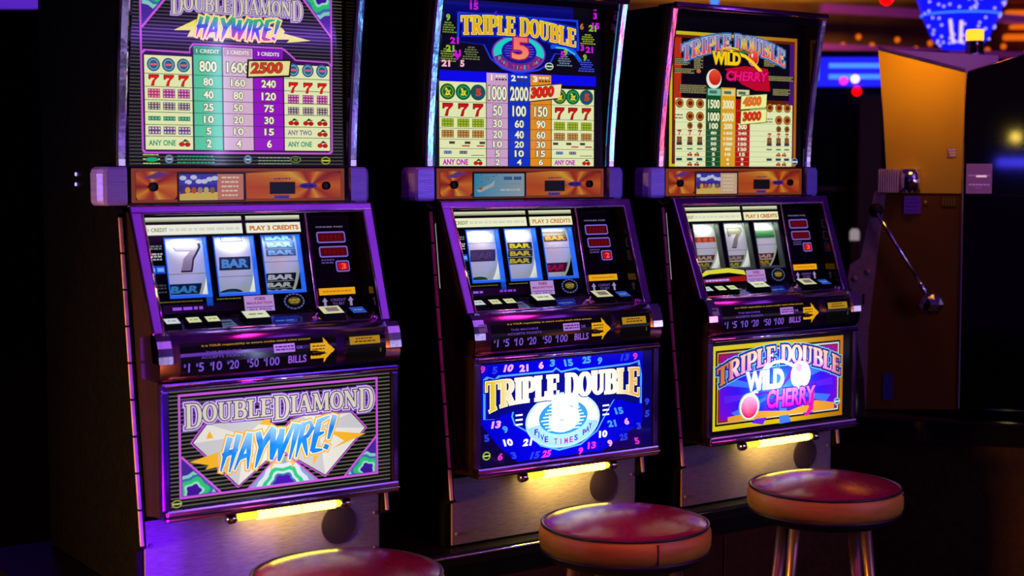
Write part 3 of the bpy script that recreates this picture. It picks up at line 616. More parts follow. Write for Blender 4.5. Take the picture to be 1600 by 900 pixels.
        for dy, s in ((0, '4500'), (-.0405, '3000')):
            a.poly([(.014, 1.531 + dy), (.112, 1.539 + dy), (.114, 1.578 + dy), (.016, 1.571 + dy)], (40, 90, 30), 10); a.poly([(.0155, 1.533 + dy), (.110, 1.541 + dy), (.112, 1.576 + dy), (.0175, 1.569 + dy)], (238, 240, 150), 11)
            a.text(s, .022, 1.541 + dy, .090, 1.566 + dy, (232, 110, 30) if dy == 0 else (214, 40, 20), 13, .05, .1, out=(.03, (150, 40, 5)), warp=lambda x, y: (x, y + (x - .02) * .06))
        a.oval(.222, 1.392, .012, .010, (150, 160, 190), 12); a.oval(.222, 1.392, .010, .008, (14, 40, 60), 13); a.rect(.211, 1.389, .233, 1.394, (200, 205, 220), 14)
    return a
def belly_art(i):
    a = Art(lambda u, v, l: (u, -.1905 - l, v))
    a.rect(-.2545, .690, .2565, .928, (6, 6, 10), 0)
    if i == 0:
        stripes(a, -.2525, .2545, .693, .926, .0083, (92, 92, 74))
        a.frame(-.234, .708, .224, .921, .005, MAG, 3)
        for P in ([(-.203, .820), (-.172, .856), (-.048, .852), (-.010, .829), (.002, .800), (-.106, .722)], [(-.03, .800), (.018, .846), (.043, .852), (.157, .849), (.191, .813), (.094, .721)]):
            c = (sum(p[0] for p in P) / 6, sum(p[1] for p in P) / 6)
            a.poly([(c[0] + (x - c[0]) * 1.06, c[1] + (y - c[1]) * 1.06) for x, y in P], MAG, 3); a.poly([(c[0] + (x - c[0]) * 1.025, c[1] + (y - c[1]) * 1.025) for x, y in P], (40, 20, 50), 4)
            a.poly(P, (226, 222, 214), 5)
            for k in range(6):
                q, r = P[k], P[(k + 1) % 6]
                if k % 2: a.poly([(c[0], c[1] + .01), q, r], (198, 196, 200), 6)
        deco_fan(a, -.229, .713, -.146, .794, 3, 1); deco_fan(a, .219, .713, .140, .792, 3, 2)
        p = [(-.082, .713), (.072, .713), (.022, .758), (-.004, .775), (-.034, .758)]; a.poly(p, (120, 160, 190), 3)
        for k, (c, s) in enumerate([((210, 215, 235), .84), ((50, 190, 120), .66), ((190, 215, 225), .52), ((60, 110, 160), .42), ((70, 20, 170), .34)]):
            a.poly([(-.005 + .066 * s * math.cos(t) * (1 + .1 * math.cos(6 * t)), .714 + .055 * s * math.sin(t) * (1 + .1 * math.cos(6 * t))) for t in [math.pi * i_ / 16 for i_ in range(17)]], c, 4 + k)
        a.line([(-.086, .712), (-.006, .784), (.076, .712)], .004, MAG, 9)
        dd_title(a, -.222, .212, .860, .898, 9)
        for P in ([(-.212, .782), (-.150, .796), (-.160, .775), (-.178, .763), (-.150, .766)], [(.192, .800), (.10, .815), (.14, .79), (.11, .775)], [(-.176, .826), (-.168, .842), (-.160, .826)], [(-.06, .845), (-.03, .862), (-.035, .84)]): a.poly(P, (240, 176, 40), 7)
        haywire(a, -.150, .105, .756, .822, .24, .085, [(20, 120, 230), (30, 150, 240), (20, 110, 215), (150, 205, 240)], 8, (240, 176, 50))
        for k in range(5): a.poly([(-.135 + k * .05, .765), (-.120 + k * .05, .765), (-.135 + k * .05, .745)], (240, 180, 60), 8)
        a.oval(-.240, .700, .011, .008, (170, 175, 70), 4); a.oval(-.240, .700, .009, .006, (14, 14, 10), 5); a.rect(-.249, .6985, -.231, .7015, (190, 200, 110), 6)
    elif i == 1:
        a.rect(-.2525, .692, .2545, .926, (0, 0, 205), 1)
        a.poly([(-.2525, .692), (-.15, .692), (-.20, .73), (-.2525, .79)], (10, 2, 60), 2); a.rect(.225, .692, .2545, .926, (6, 2, 90), 2); a.poly([(.10, .692), (.225, .692), (.225, .75), (.16, .72)], (20, 0, 90), 2)
        rn = random.Random(11)
        O = [(-.246, .893), (-.236, .899), (-.214, .892), (-.205, .899), (-.05, .899), (-.04, .906), (-.025, .896), (.02, .901), (.03, .896), (.19, .900), (.214, .905), (.222, .870), (.222, .797), (.19, .803), (.165, .812), (.138, .815), (.118, .79), (.085, .742), (.035, .713), (-.03, .706), (-.085, .722), (-.125, .760), (-.160, .780), (-.168, .800), (-.165, .812), (-.205, .808), (-.215, .798), (-.246, .800)]
        a.poly(O, (80, 160, 255), 3); a.poly([(-.012 + (x + .012) * .975, .806 + (y - .806) * .955) for x, y in O], (10, 20, 190), 4); 
        a.poly([(-.012 + (x + .012) * .955, .806 + (y - .806) * .92) for x, y in O], (4, 8, 120), 5)
        a.oval(-.019, .779, .110, .066, (160, 200, 255), 6, 36); a.oval(-.019, .779, .104, .061, (235, 235, 240), 7, 36)
        a.poly(arc(-.019, .779, .104, .061, 190, 350, 24) + [(.045, .775), (-.083, .775)], (140, 190, 250), 8)
        a.oval(-.019, .786, .072, .041, (40, 120, 230), 9, 30)
        for k in range(8): a.rect(-.085 + .006 * abs(k - 4), .812 - k * .008, .047 - .006 * abs(k - 4), .815 - k * .008, (190, 220, 250), 10)
        for k, ch in enumerate('FIVE TIMES PAY'):
            if ch == ' ': continue
            t = math.radians(205 + 130 * k / 13); x, y = -.019 + .088 * math.cos(t), .779 + .0505 * math.sin(t)
            a.text(ch, x - .0052, y - .007, x + .0052, y + .007, (60, 30, 160) if abs(k - 6) > 2 else (170, 20, 150), 10, .03)
        a.text('5', -.058, .750, .026, .838, (225, 225, 238), 12, .09, out=(.03, (160, 190, 240)))
        g = hgrad(-.24, .21, [(225, 190, 0), (240, 225, 230), (240, 238, 240), (240, 238, 240), (240, 238, 240), (240, 235, 230), (225, 160, 50)])
        wp = lambda x, y: (x, y)
        a.glyphs(SERIF, 'TRIPLE DOUBLE', -.242, .832, .212, .888, [(.10, (6, 6, 110), 10), (.045, (250, 240, 200), 13), (0, g, 14)], 0, lambda x, y: (x, .888 + (y - .888) * (1 + .40 * min(1, abs(x + .012) / .23) ** 6)), gap=.0, fat=1.3)
        for s in (-1, 1):
            for k in range(3): a.rect(-.019 + s * .128 - .010, .800 - k * .011, -.019 + s * .128 + .010, .804 - k * .011, (240, 240, 250), 7)
        P = [(-.248, .916, 1), (-.215, .912, 3), (-.179, .914, 2), (-.133, .911, 2), (-.084, .914, 2), (-.052, .917, 4), (-.002, .914, 4), (.05, .917, 4), (.089, .912, 4), (-.213, .786, 2), (-.183, .772, 4), (-.236, .757, 3), (-.175, .741, 5), (-.125, .736, 5), (-.201, .710, 1), (-.159, .709, 3), (-.104, .703, 3), (-.071, .703, 1), (.032, .699, 1), (.066, .709, 1), (.125, .708, 2), (.21, .705, 1), (.101, .733, 5), (.131, .756, 4), (.176, .757, 2), (.214, .742, 3), (.153, .785, 4), (.165, .719, 3), (.20, .915, 1), (.165, .915, 3), (.238, .80, 3), (.238, .77, 3)]
        for k, (x, y, c) in enumerate(P):
            s = ['9', '5', '10', '21', '6', '3', '15', '25', '9', '13'][k % 10]; w = .0055 * (len(s) + .3)
            a.text(s, x - w, y - .0085, x + w, y + .0085, [0, (220, 50, 200), (250, 170, 235), (40, 60, 235), (70, 150, 255), (245, 240, 255)][c], 7, .05, rn.uniform(-.4, .4))
        a.oval(-.238, .716, .011, .010, (150, 190, 60), 7); a.oval(-.238, .716, .008, .007, (5, 5, 40), 8); a.rect(-.247, .7145, -.229, .7175, (190, 220, 90), 9)
    else:
        a.frame(-.254, .702, .224, .921, .012, hgrad(-.254, .224, [(216, 200, 20), (236, 200, 70), (180, 110, 10)]), 2)
        a.rect(-.242, .714, .212, .909, (20, 10, 10), 3); a.frame(-.237, .719, .207, .904, .004, hgrad(-.24, .2, [(190, 150, 60), (200, 215, 235)]), 4)
        a.rect(-.231, .725, .201, .898, (170, 20, 20), 5)
        def bgc(x, y):
            d = math.hypot((x + .015) / .2, (y - .80) / .1); s = [(40, 150, 240), (30, 80, 240), (50, 20, 230), (110, 10, 220), (190, 10, 40)]; t = min(d * 2.6, 3.999); k = int(t); u = t - k
            return tuple(s[k][j] * (1 - u) + s[k + 1][j] * u for j in range(3))
        NX, NY = 30, 14
        a.rect(-.228, .728, .198, .897, bgc, 6, NX, NY)
        for k in range(12):
            t = k * math.pi / 6; a.poly([(-.015, .79), (-.015 + .2 * math.cos(t), .79 + .09 * math.sin(t)), (-.015 + .2 * math.cos(t + .22), .79 + .09 * math.sin(t + .22))], (60, 110, 245) if k % 2 else (90, 30, 235), 7)
        a.poly([(-.20, .735), (-.10, .742), (.02, .732), (.12, .752), (.19, .74), (.19, .722), (-.20, .722)], (226, 150, 50), 8)
        ti = vgrad(.84, .90, [(190, 20, 190), (230, 130, 230), (245, 225, 235), (245, 200, 170)])
        bow = lambda x, y: (x, y - (x + .015) ** 2 * .95)
        a.glyphs(SERIF, 'TRIPLE DOUBLE', -.240, .862, .212, .910, [(.15, (110, 220, 210), 9), (.11, (20, 40, 160), 10), (.04, (90, 30, 120), 11), (0, lambda x, y: ti(x, y + (x + .015) ** 2 * .95) if abs(x) < .19 else (205, 120, 50), 12)], 0, bow, gap=.02, fat=1.3)
        a.oval(-.126, .757, .037, .036, (130, 220, 90), 12); a.oval(-.126, .757, .034, .034, (240, 240, 245), 13); a.oval(-.126, .755, .029, .029, vgrad(.73, .785, [(225, 20, 90), (240, 90, 190), (245, 200, 230)]), 14)
        a.oval(.060, .825, .037, .038, (235, 240, 250), 12); a.oval(.058, .827, .031, .033, (242, 240, 244), 13); a.oval(.052, .845, .012, .012, (230, 160, 210), 14)
        a.line([(-.100, .790), (-.085, .82), (-.069, .846), (-.043, .865), (-.008, .868), (.030, .852), (.055, .858)], .008, (240, 245, 252), 13)
        a.line([(-.13, .785), (-.09, .80), (-.085, .84), (-.06, .866)], .009, (240, 245, 252), 13)
        wd = lambda x, y: (x, y)
        a.text('WILD', -.140, .796, -.003, .848, (248, 248, 250), 15, .05, out=(.04, (90, 140, 230)))
        a.text('CHERRY', -.066, .744, .112, .794, vgrad(.744, .794, [(225, 10, 190), (240, 70, 240), (240, 130, 240)]), 15, .035, .06, out=(.05, (60, 10, 150)))
        a.poly([(.085, .75), (.112, .78), (.108, .73), (.085, .712), (.075, .715), (.092, .735)], (235, 20, 150), 14)
        a.oval(.200, .742, .012, .010, (150, 200, 210), 12); a.oval(.200, .742, .009, .007, (20, 90, 110), 13); a.rect(.19, .740, .21, .744, (210, 235, 235), 14)
    return a

# ------------------------------------------------------------------ one slot machine; local x along the row, y = -q (q towards the player), z up
def qb(z): return .068 + (1.296 - z) / .258 * .100          # front plane of the reel frame
def qg(z): return .035 + (1.285 - z) / .223 * .057          # plane of the reel glass
NOSE = [(.150, 1.040), (.166, 1.044), (.182, 1.040), (.193, 1.030), (.199, 1.016), (.203, 1.000), (.2045, .985), (.203, .968), (.199, .955), (.190, .947)]
def qn(z):
    z = min(max(z, .947), 1.030); P = [p for p in NOSE if p[1] <= 1.0301][::-1]
    for (q0, z0), (q1, z1) in zip(P, P[1:]):
        if z0 <= z <= z1: return q0 + (q1 - q0) * (z - z0) / (z1 - z0)
    return P[-1][0]
def slab(pts, d, bev=0.):
    """four front corners (x,q,z) and a depth backwards (q)"""
    b = bmesh.new(); F = [b.verts.new((x, -q, z)) for x, q, z in pts]; K = [b.verts.new((x, -q + d, z)) for x, q, z in pts]
    b.faces.new(F); b.faces.new(K[::-1])
    for i in range(4): b.faces.new((F[i], K[i], K[(i + 1) % 4], F[(i + 1) % 4]))
    bmesh.ops.recalc_face_normals(b, faces=b.faces)
    if bev: bmesh.ops.bevel(b, geom=b.edges[:], offset=bev, segments=2, affect='EDGES', profile=.7)
    return b
def loft(sections):
    """sections: lists of equal length of 3-D points"""
    s = BM(); n = len(sections[0])
    for S in sections: s.v += [Vector(p) for p in S]
    for i in range(len(sections) - 1):
        for j in range(n):
            k = (j + 1) % n; s.f.append((i * n + j, i * n + k, (i + 1) * n + k, (i + 1) * n + j)); s.sm.append(False)
    s.f.append(tuple(range(n))[::-1]); s.f.append(tuple((len(sections) - 1) * n + j for j in range(n))); s.sm += [False, False]
    return s
def reel_art(i, r, xc, qc, zc, R):
    a = BandArt(lambda u, v, l: (xc + u, -(qc + (R + .0006 + l) * math.cos(v / R)), zc + (R + .0006 + l) * math.sin(v / R)))
    h = .036
    def bar(y, c1, c2, n=1, hh=.020):
        for k in range(n):
            yy = y - k * (hh + .001); a.rect(-h, yy - hh / 2, h, yy + hh / 2, c1, 1, 1, 3); a.text('BAR', -h * .86, yy - hh * .33, h * .86, yy + hh * .33, c2, 3, .05, out=(.03, tuple(int(v * .35) for v in c2)))
    def line(y): a.rect(-.041, y - .0006, .041, y + .0006, (120, 120, 116), 1)
    if (i, r) == (0, 0):
        P = [(-.03, .028), (.028, .028), (.028, .020), (.012, -.004), (.008, -.028), (-.014, -.028), (-.008, -.004), (.010, .014), (-.022, .014)]
        a.poly([(x * 1.16 + .003, .020 + y * 1.10) for x, y in P], (24, 30, 44), 1); a.poly([(x + .001, .021 + y) for x, y in P], (170, 160, 170), 2); a.poly([(-.03, .049), (.029, .049), (.026, .043), (-.03, .043)], (240, 240, 240), 3)
        line(-.014); bar(-.050, (18, 44, 74), (80, 170, 225), 1, .028)
    elif (i, r) == (0, 1):
        a.line([(-.024, .085), (-.024, .053), (.024, .053), (.024, .085)], .003, (110, 116, 130), 1); a.line([(-.018, .085), (-.018, .059), (.018, .059), (.018, .085)], .002, (180, 182, 190), 1)
        bar(.004, (18, 40, 66), (90, 180, 230), 1, .028); line(-.024)
        a.poly([(.030 * math.cos(t), -.070 + .016 * math.sin(t)) for t in [math.pi * k / 12 for k in range(13)]], (20, 60, 90), 1); a.poly([(.022 * math.cos(t), -.072 + .012 * math.sin(t)) for t in [math.pi * k / 12 for k in range(13)]], (50, 140, 190), 2)
    elif (i, r) == (0, 2):
        bar(.058, (70, 110, 150), (130, 185, 225), 3, .016); line(.004); bar(-.030, (20, 26, 30), (235, 235, 200), 3, .018)
    elif (i, r) == (1, 0):
        bar(.000, (64, 58, 92), (90, 70, 110), 1, .028); line(.03); a.poly([(.030 * math.cos(t), -.068 + .014 * math.sin(t)) for t in [math.pi * k / 12 for k in range(13)]], (40, 90, 50), 1)
    elif (i, r) == (1, 1):
        bar(.020, (24, 40, 20), (232, 226, 30), 3, .017)
    elif (i, r) == (1, 2):
        bar(.036, (96, 80, 44), (214, 160, 50), 1, .016); a.rect(-h, .044, h, .054, (110, 100, 70), 1); line(.012); bar(-.038, (70, 20, 60), (200, 20, 60), 1, .026)
    elif (i, r) == (2, 0):
        a.rect(-h, .012, h, .026, (150, 70, 40), 1); [a.oval(x, .018, .008, .006, (240, 90, 30), 2, 10) for x in (-.022, 0, .022)]; line(-.004); bar(-.030, (96, 60, 50), (215, 190, 150), 1, .016); bar(-.050, (70, 66, 24), (200, 180, 40), 2, .015)
    elif (i, r) == (2, 1):
        seven(a, .002, .022, .050, (150, 146, 120), 2, (90, 96, 90)); line(-.012); bar(-.034, (110, 90, 84), (190, 170, 150), 1, .016); bar(-.054, (90, 96, 30), (190, 190, 60), 1, .018)
    else:
        a.rect(-h, .018, h, .040, vgrad(.018, .040, [(30, 110, 50), (110, 170, 110)]), 1); line(0); bar(-.032, (90, 50, 40), (225, 180, 150), 1, .016); bar(-.050, (84, 70, 20), (210, 170, 40), 2, .015)
    return a
LABELS = ['purple-framed slot machine with two large diamonds on its lower glass, nearest and leftmost of three',
          'slot machine with bright blue lower glass strewn with coloured numbers, middle of three',
          'slot machine with yellow-bordered cherry picture on its lower glass, farthest of three']
def slot_machine(i):
    T = tag(empty('slot_machine', ORG[i], ROT), LABELS[i], 'slot machine', 'slot machines in the row')
    def O(bm, name, mat, key, par=None): return bm.obj(name, mat, par or T, key=key)
    # cabinet ----------------------------------------------------------------
    prof = [(.46, .492), (-.092, .492), (-.096, .59), (-.118, .60), (-.031, 1.28), (.008, 1.30), (.010, 1.375), (.0, 1.40), (-.012, 1.6), (-.046, 1.79), (.46, 1.79)]
    for s in (-1, 1):
        O(BM().extr(prof, s * .277, s * .290), 'side_panel', 'laminate', ('side', s))
        b = BM()
        for k in range(9):   # the molding is set in short lengths with fine joints
            t0, t1 = k / 9, (k + 1) / 9 - .006; z0, z1 = 1.272 + (.602 - 1.272) * t0, 1.272 + (.602 - 1.272) * t1
            q0, q1 = .030 + .088 * t0, .030 + .088 * t1
            b.bm(slab([(s * .2905, q0 + .006, z0), (s * .2835, q0 + .006, z0), (s * .2835, q1 + .006, z1), (s * .2905, q1 + .006, z1)], .006, .001))
        O(b, 'edge_molding', 'molding', ('mold', s))
        O(BM().extr([(-.031, 1.278), (-.066, 1.295), (-.166, 1.036), (-.190, 1.026), (-.198, 1.0), (-.198, .965), (-.188, .945), (-.186, .676), (-.112, .664)], s * .262, s * .2745), 'side_cheek', 'vinyl', ('cheek', s))
    O(BM().box(-.277, .277, .44, .455, .492, 1.79), 'back_panel', 'laminate', 'back')
    O(BM().box(-.277, .277, -.03, .44, 1.776, 1.790), 'top_panel', 'laminate', 'toppan')
    O(BM().box(-.277, .277, -.088, .44, .492, .502), 'bottom_panel', 'laminate', 'botpan')
    O(BM().box(-.262, .262, -.030, .0, 1.290, 1.300).box(-.277, .277, -.06, .1, .652, .664).box(-.262, .262, -.186, -.06, .664, .672).box(-.262, .262, .10, .11, .70, 1.30), 'inner_shelf', 'black', 'shelf')
    # top box ----------------------------------------------------------------
    g = O(BM().box(-.262, .262, .004, .012, 1.376, 1.776), 'top_glass', 'black', 'topglass')
    top_art(i).obj('artwork', 'art', g)
    def rq(z): t = (z - 1.378) / .407; return .006 + .054 * t ** 1.5
    for s in (-1, 1):
        secs = []
        for k in range(31):
            z = 1.378 + .407 * k / 30; q = rq(z); x0, x1 = .260, .282; c = .004
            P = [(x0 + c, q), (x1 - c, q), (x1, q - c), (x1, q - .018), (x0, q - .018), (x0, q - c)]
            secs.append([(s * x, -qq, z) for x, qq in P])
        O(loft(secs), 'glass_rail', 'chrome', ('rail', s))
        hp = [(.012, 1.378)] + [(-rq(1.378 + .407 * k / 8) + .006, 1.378 + .407 * k / 8) for k in range(9)] + [(.012, 1.785)]
        O(BM().extr(hp, s * .2545, s * .262), 'hood_side', 'gloss_black', ('hood', s))
    O(BM().tube([(-.276, -.062, 1.790), (0, -.062, 1.790), (.276, -.062, 1.790)], .009, 12).box(-.276, .276, -.058, .004, 1.785, 1.797, .002), 'top_trim', 'violet_metal', 'toptrim')
    O(BM().box(-.255, .255, -.052, .004, 1.765, 1.785), 'hood_underside', 'gloss_black', 'hoodu')
    # foil strip with card, display window and locks -------------------------
    st = O(BM().box(-.252, .252, .0, .03, 1.299, 1.3745, .002), 'payout_panel', 'black', 'strip')
    a = Art(lambda u, v, l: (u, -.0004 - l, v))
    a.rect(-.250, 1.301, .250, 1.3725, (150, 62, 12), 0); a.rect(-.241, 1.3065, .241, 1.3665, (90, 24, 8), 1)
    fo = [(224, 120, 14), (150, 26, 4), (206, 84, 8), (236, 156, 40), (170, 44, 6), (214, 100, 10), (140, 22, 6), (230, 140, 24), (190, 60, 6), (160, 36, 6), (236, 170, 50), (196, 74, 8)]  # conic sheen of brushed foil, painted as coloured sectors
    for cx, x0, x1, rot in ((-.204, -.240, -.150, 0), (.165, .008, .240, 5)):
        n = 36
        for k in range(n):
            t0, t1 = 2 * math.pi * k / n, 2 * math.pi * (k + 1) / n
            def edge(t, cx=cx, x0=x0, x1=x1):
                c, s_ = math.cos(t), math.sin(t); m = 9.
                if c > 1e-6: m = min(m, (x1 - cx) / c)
                if c < -1e-6: m = min(m, (x0 - cx) / c)
                if s_ > 1e-6: m = min(m, (1.366 - 1.3345) / s_)
                if s_ < -1e-6: m = min(m, (1.307 - 1.3345) / s_)
                return (cx + c * m, 1.3345 + s_ * m)
            def mix(f): f = f % 12; j = int(f); u = f - j; p, r = fo[j], fo[(j + 1) % 12]; return tuple(p[q] * (1 - u) + r[q] * u for q in range(3))
            ca, cb = mix(k / 3 + rot), mix((k + 1) / 3 + rot); e0, e1 = edge(t0), edge(t1)
            kk = len(a.v)
            for p, c in (((cx, 1.3345), ca), (e0, ca), (e1, cb)): a.v.append(a.m(p[0], p[1], 2 * a.STEP)); a.c.append(lin(c))
            a.f.append((kk, kk + 1, kk + 2))
    a.poly([(-.225, 1.352), (-.19, 1.366), (-.165, 1.360), (-.195, 1.350)], (110, 50, 130), 4)
    a.rect(.064, 1.3165, .126, 1.343, (3, 3, 4), 4); a.rect(.074, 1.3045, .112, 1.3145, (120, 70, 150), 4); smalltext(a, .078, .108, 1.3095, .003, (40, 20, 60), 5, 3)
    a.oval(.158, 1.334, .022, .0065, (70, 30, 150), 4); smalltext(a, .142, .174, 1.334, .004, (20, 10, 60), 5, 2); smalltext(a, .075, .115, 1.350, .003, (110, 40, 90), 4, 8)
    a.obj('foil_sheen_print', 'foil', st)
    # the insert card differs
    b = Art(lambda u, v, l: (u, -.0032 - l, v))
    b.rect(-.150, 1.3025, .006, 1.3635, (14, 8, 12), 0)
    if i == 1:
        b.rect(-.146, 1.305, .001, 1.3605, hgrad(-.146, .001, [(60, 180, 230), (150, 210, 235), (190, 210, 220)]), 1)
        b.poly([(-.14, 1.32), (-.10, 1.335), (-.085, 1.345), (-.09, 1.33), (-.13, 1.315)], (220, 225, 225), 2); b.oval(-.128, 1.325, .006, .004, (200, 130, 50), 3, 10)
        for k in range(14): r_ = random.Random(k); x, y = -.14 + r_.random() * .06, 1.338 + r_.random() * .02; b.oval(x, y, .0015, .0015, (230, 60, 60) if k % 2 else (40, 120, 190), 3, 6)
        for k in range(3): smalltext(b, -.07 + .01 * (k == 0), -.006, 1.349 - k * .014, [.008, .003, .004][k], [(70, 120, 190), (150, 190, 220), (240, 245, 250)][k], 2, k)
    else:
        b.rect(-.146, 1.305, .001, 1.3605, (226, 190, 150) if i == 2 else (214, 130, 110), 1); b.rect(-.146, 1.305, -.060, 1.3605, (60, 40, 160), 2)
        b.rect(-.146, 1.338, -.060, 1.3605, (70, 60, 190), 3)
        for k in range(7): r_ = random.Random(k + i); b.oval(-.138 + k * .012, 1.348 + r_.uniform(-.006, .006), .008, .005, (215, 222, 250), 4, 10)
        b.rect(-.146, 1.305, -.060, 1.322, (232, 196, 90), 4); b.poly([(-.146, 1.32), (-.13, 1.342), (-.12, 1.33), (-.112, 1.322), (-.146, 1.318)], (90, 50, 120), 5)
        for k in range(5): b.oval(-.128 + .014 * k, 1.326, .006, .007, [(240, 170, 20), (200, 90, 30), (170, 150, 110), (210, 190, 120), (150, 110, 70)][k], 6, 10)
        for k in range(5): smalltext(b, -.050, -.010, 1.353 - k * .0095, .0035, (245, 225, 205), 2, k)
    b.obj('insert_card', 'art_dim' if i == 1 else 'foil', st)
    for x, rr in ((-.204, .0098), (.201, .0092)):
        O(BM().lathe([(rr, .004), (rr, -.0095), (rr * .8, -.0105), (rr * .72, -.006)], (x, -.0, 1.334), 24, 'y'), 'lock', 'black', ('lock', x), st)
    # lilac ribbed ends
    for s in (-1, 1):
        P = [(.262, .010), (.304, .006), (.311, .002), (.319, -.012), (.322, -.040), (.262, -.044)]
        secs = []
        for z, k in ((1.296, .90), (1.300, .97), (1.306, 1.0), (1.362, 1.0), (1.371, .95), (1.3755, .84)):
            secs.append([(s * (.262 + (x - .262) * (k if x > .262 else 1)), -(q - (1 - k) * .012), z) for x, q in P])
        e = O(loft(secs), 'speaker_end', 'ear', ('ear', s))
    # reel frame -------------------------------------------------------------
    zt, zb = 1.297, 1.036
    def bez(x0t, x1t, z1, x0b, x1b, z0, d=.012, bev=.003): return slab([(x0b, qb(z0), z0), (x1b, qb(z0), z0), (x1t, qb(z1), z1), (x0t, qb(z1), z1)], d, bev)
    fr = BM(); fr.bm(bez(-.281, .281, zt, -.281, .281, 1.281)); fr.bm(bez(-.281, -.256, 1.2835, -.272, -.250, 1.034)); fr.bm(bez(.256, .281, 1.2835, .250, .272, 1.034))
    O(fr, 'reel_frame', 'violet_metal', 'reelframe')
    lip = BM().tube([(-.2555, -qb(1.279) - .001, 1.279), (.2555, -qb(1.279) - .001, 1.279), (.2495, -qb(1.044) - .001, 1.044)], .0022, 8).tube([(-.2555, -qb(1.279) - .001, 1.279), (-.2495, -qb(1.044) - .001, 1.044)], .0022, 8)
    O(lip, 'frame_bead', 'chrome', 'bead')
    for s in (-1, 1):
        w = BM()
        P = [(s * .256, -qb(1.281) + .008, 1.281), (s * .250, -qb(1.036) + .008, 1.036), (s * .250, -qg(1.05) + .01, 1.036), (s * .256, -qg(1.281) + .01, 1.281)]
        w.add(P + [(p[0] - s * .004, p[1], p[2]) for p in P], [(0, 1, 2, 3), (7, 6, 5, 4), (0, 4, 5, 1), (1, 5, 6, 2), (2, 6, 7, 3), (3, 7, 4, 0)])
        O(w, 'frame_return', 'gloss_black', ('ret', s))
    # reel glass with three openings
    wins = [-.155, -.046, .064]; hw = .047; wz0, wz1 = 1.104, 1.229
    p = BM()
    def pl(x0, x1, z0, z1): p.bm(slab([(x0, qg(z0), z0), (x1, qg(z0), z0), (x1, qg(z1), z1), (x0, qg(z1), z1)], .004))
    pl(-.253, .253, wz1, 1.285); pl(-.253, .253, 1.060, wz0); pl(-.253, wins[0] - hw, wz0, wz1); pl(wins[0] + hw, wins[1] - hw, wz0, wz1); pl(wins[1] + hw, wins[2] - hw, wz0, wz1); pl(wins[2] + hw, .253, wz0, wz1)
    rg = O(p, 'reel_glass', 'gloss_black', 'reelglass')
    for x in wins:
        b = BM(); t = .0025; d = .018
        for x0, x1, z0, z1 in ((x - hw, x + hw, wz1 - t, wz1), (x - hw, x + hw, wz0, wz0 + t + .003), (x - hw, x - hw + t, wz0 + t, wz1 - t), (x + hw - t, x + hw, wz0 + t, wz1 - t)):
            b.bm(slab([(x0, qg(z0) + .001, z0), (x1, qg(z0) + .001, z0), (x1, qg(z1) + .001, z1), (x0, qg(z1) + .001, z1)], d))
        O(b, 'window_rim', ['blue_rim', 'blue_rim', 'grey_rim'][i], ('rim', x, i == 2), rg)
    a = Art(lambda u, v, l: (u, -(qg(v) + .0006 + l), v))
    strip = (238, 238, 222) if i == 0 else (238, 240, 200)
    for x0, x1 in ((-.2375, -.023), (-.013, .115)):
        a.rect(x0, 1.2345, x1, 1.2555, strip, 2); a.rect(x0 - .002, 1.2345, x0, 1.2555, (120, 130, 60), 2); a.rect(x0, 1.2615, x1, 1.2705, vgrad(1.2615, 1.2705, [(120, 130, 90), strip]), 2); a.rect(x0, 1.2325, x1, 1.2345, (40, 48, 36), 2)  # thin upper strip is a reflection of the signs, painted into the print
    a.text('PLAY 3 CREDITS', -.006, 1.2395, .110, 1.2495, (214, 120, 20), 4, .03, out=(.015, (120, 70, 20)) if i != 1 else None)
    a.text('1 CREDIT', -.234, 1.241, -.192, 1.249, (110, 120, 60), 4, .02); smalltext(a, -.188, -.03, 1.245, .006, (214, 216, 200), 3, 4)
    for k, (z, c) in enumerate([(1.212, (110, 120, 120)), (1.207, (110, 120, 120)), (1.196, (180, 185, 190)), (1.191, (180, 185, 190)), (1.185, (160, 165, 170)), (1.132, (60, 60, 70)), (1.126, (60, 60, 70)), (1.118, (60, 60, 70))]): smalltext(a, -.244, -.208, z, .0032, c, 2, k)
    if i < 2:
        a.rect(-.244, 1.156, -.206, 1.172, (24, 70, 190), 2); smalltext(a, -.240, -.209, 1.164, .008, (110, 170, 250), 4, 1)
        a.rect(-.123, 1.086, -.109, 1.104, (20, 70, 190), 2)
        a.rect(-.22, 1.0735, -.05, 1.0915, hgrad(-.22, -.05, [(30, 8, 50), (96, 12, 90), (70, 6, 60), (10, 2, 14)]), 2)
        smalltext(a, -.20, -.128, 1.083, .006, (150, 80, 230), 4, 2) if i == 0 else (smalltext(a, -.205, -.178, 1.083, .005, (150, 90, 230), 4, 6), smalltext(a, -.13, -.078, 1.083, .005, (130, 60, 220), 4, 7))
        for k in range(1): smalltext(a, -.225, -.13, 1.0975, .0022, (110, 100, 30), 2, 7); smalltext(a, -.10, -.045, 1.0985, .0022, (120, 110, 30), 2, 8)
    else:
        a.poly([(-.215, 1.086), (-.18, 1.106), (-.10, 1.110), (-.045, 1.102), (-.04, 1.090), (-.10, 1.098), (-.17, 1.096)], (220, 214, 60), 2)
        a.poly([(-.215, 1.082), (-.045, 1.088), (-.035, 1.074), (-.21, 1.074)], (150, 24, 16), 2); a.rect(-.19, 1.076, -.10, 1.083, (110, 60, 180), 3); smalltext(a, -.185, -.105, 1.0795, .004, (210, 180, 240), 4, 3)
    a.rect(-.039, 1.069, .030, 1.102, (176, 140, 206), 3); a.text('MALFUNCTION', -.034, 1.084, .025, 1.089, (150, 20, 90), 5, .03); a.text('VOIDS', -.016, 1.092, .010, 1.099, (140, 20, 100), 5, .04); a.rect(-.036, 1.077, .028, 1.079, (110, 70, 160), 5)
    a.text('ALL PAYS', -.030, 1.0705, .022, 1.0755, (110, 60, 150), 5, .03)
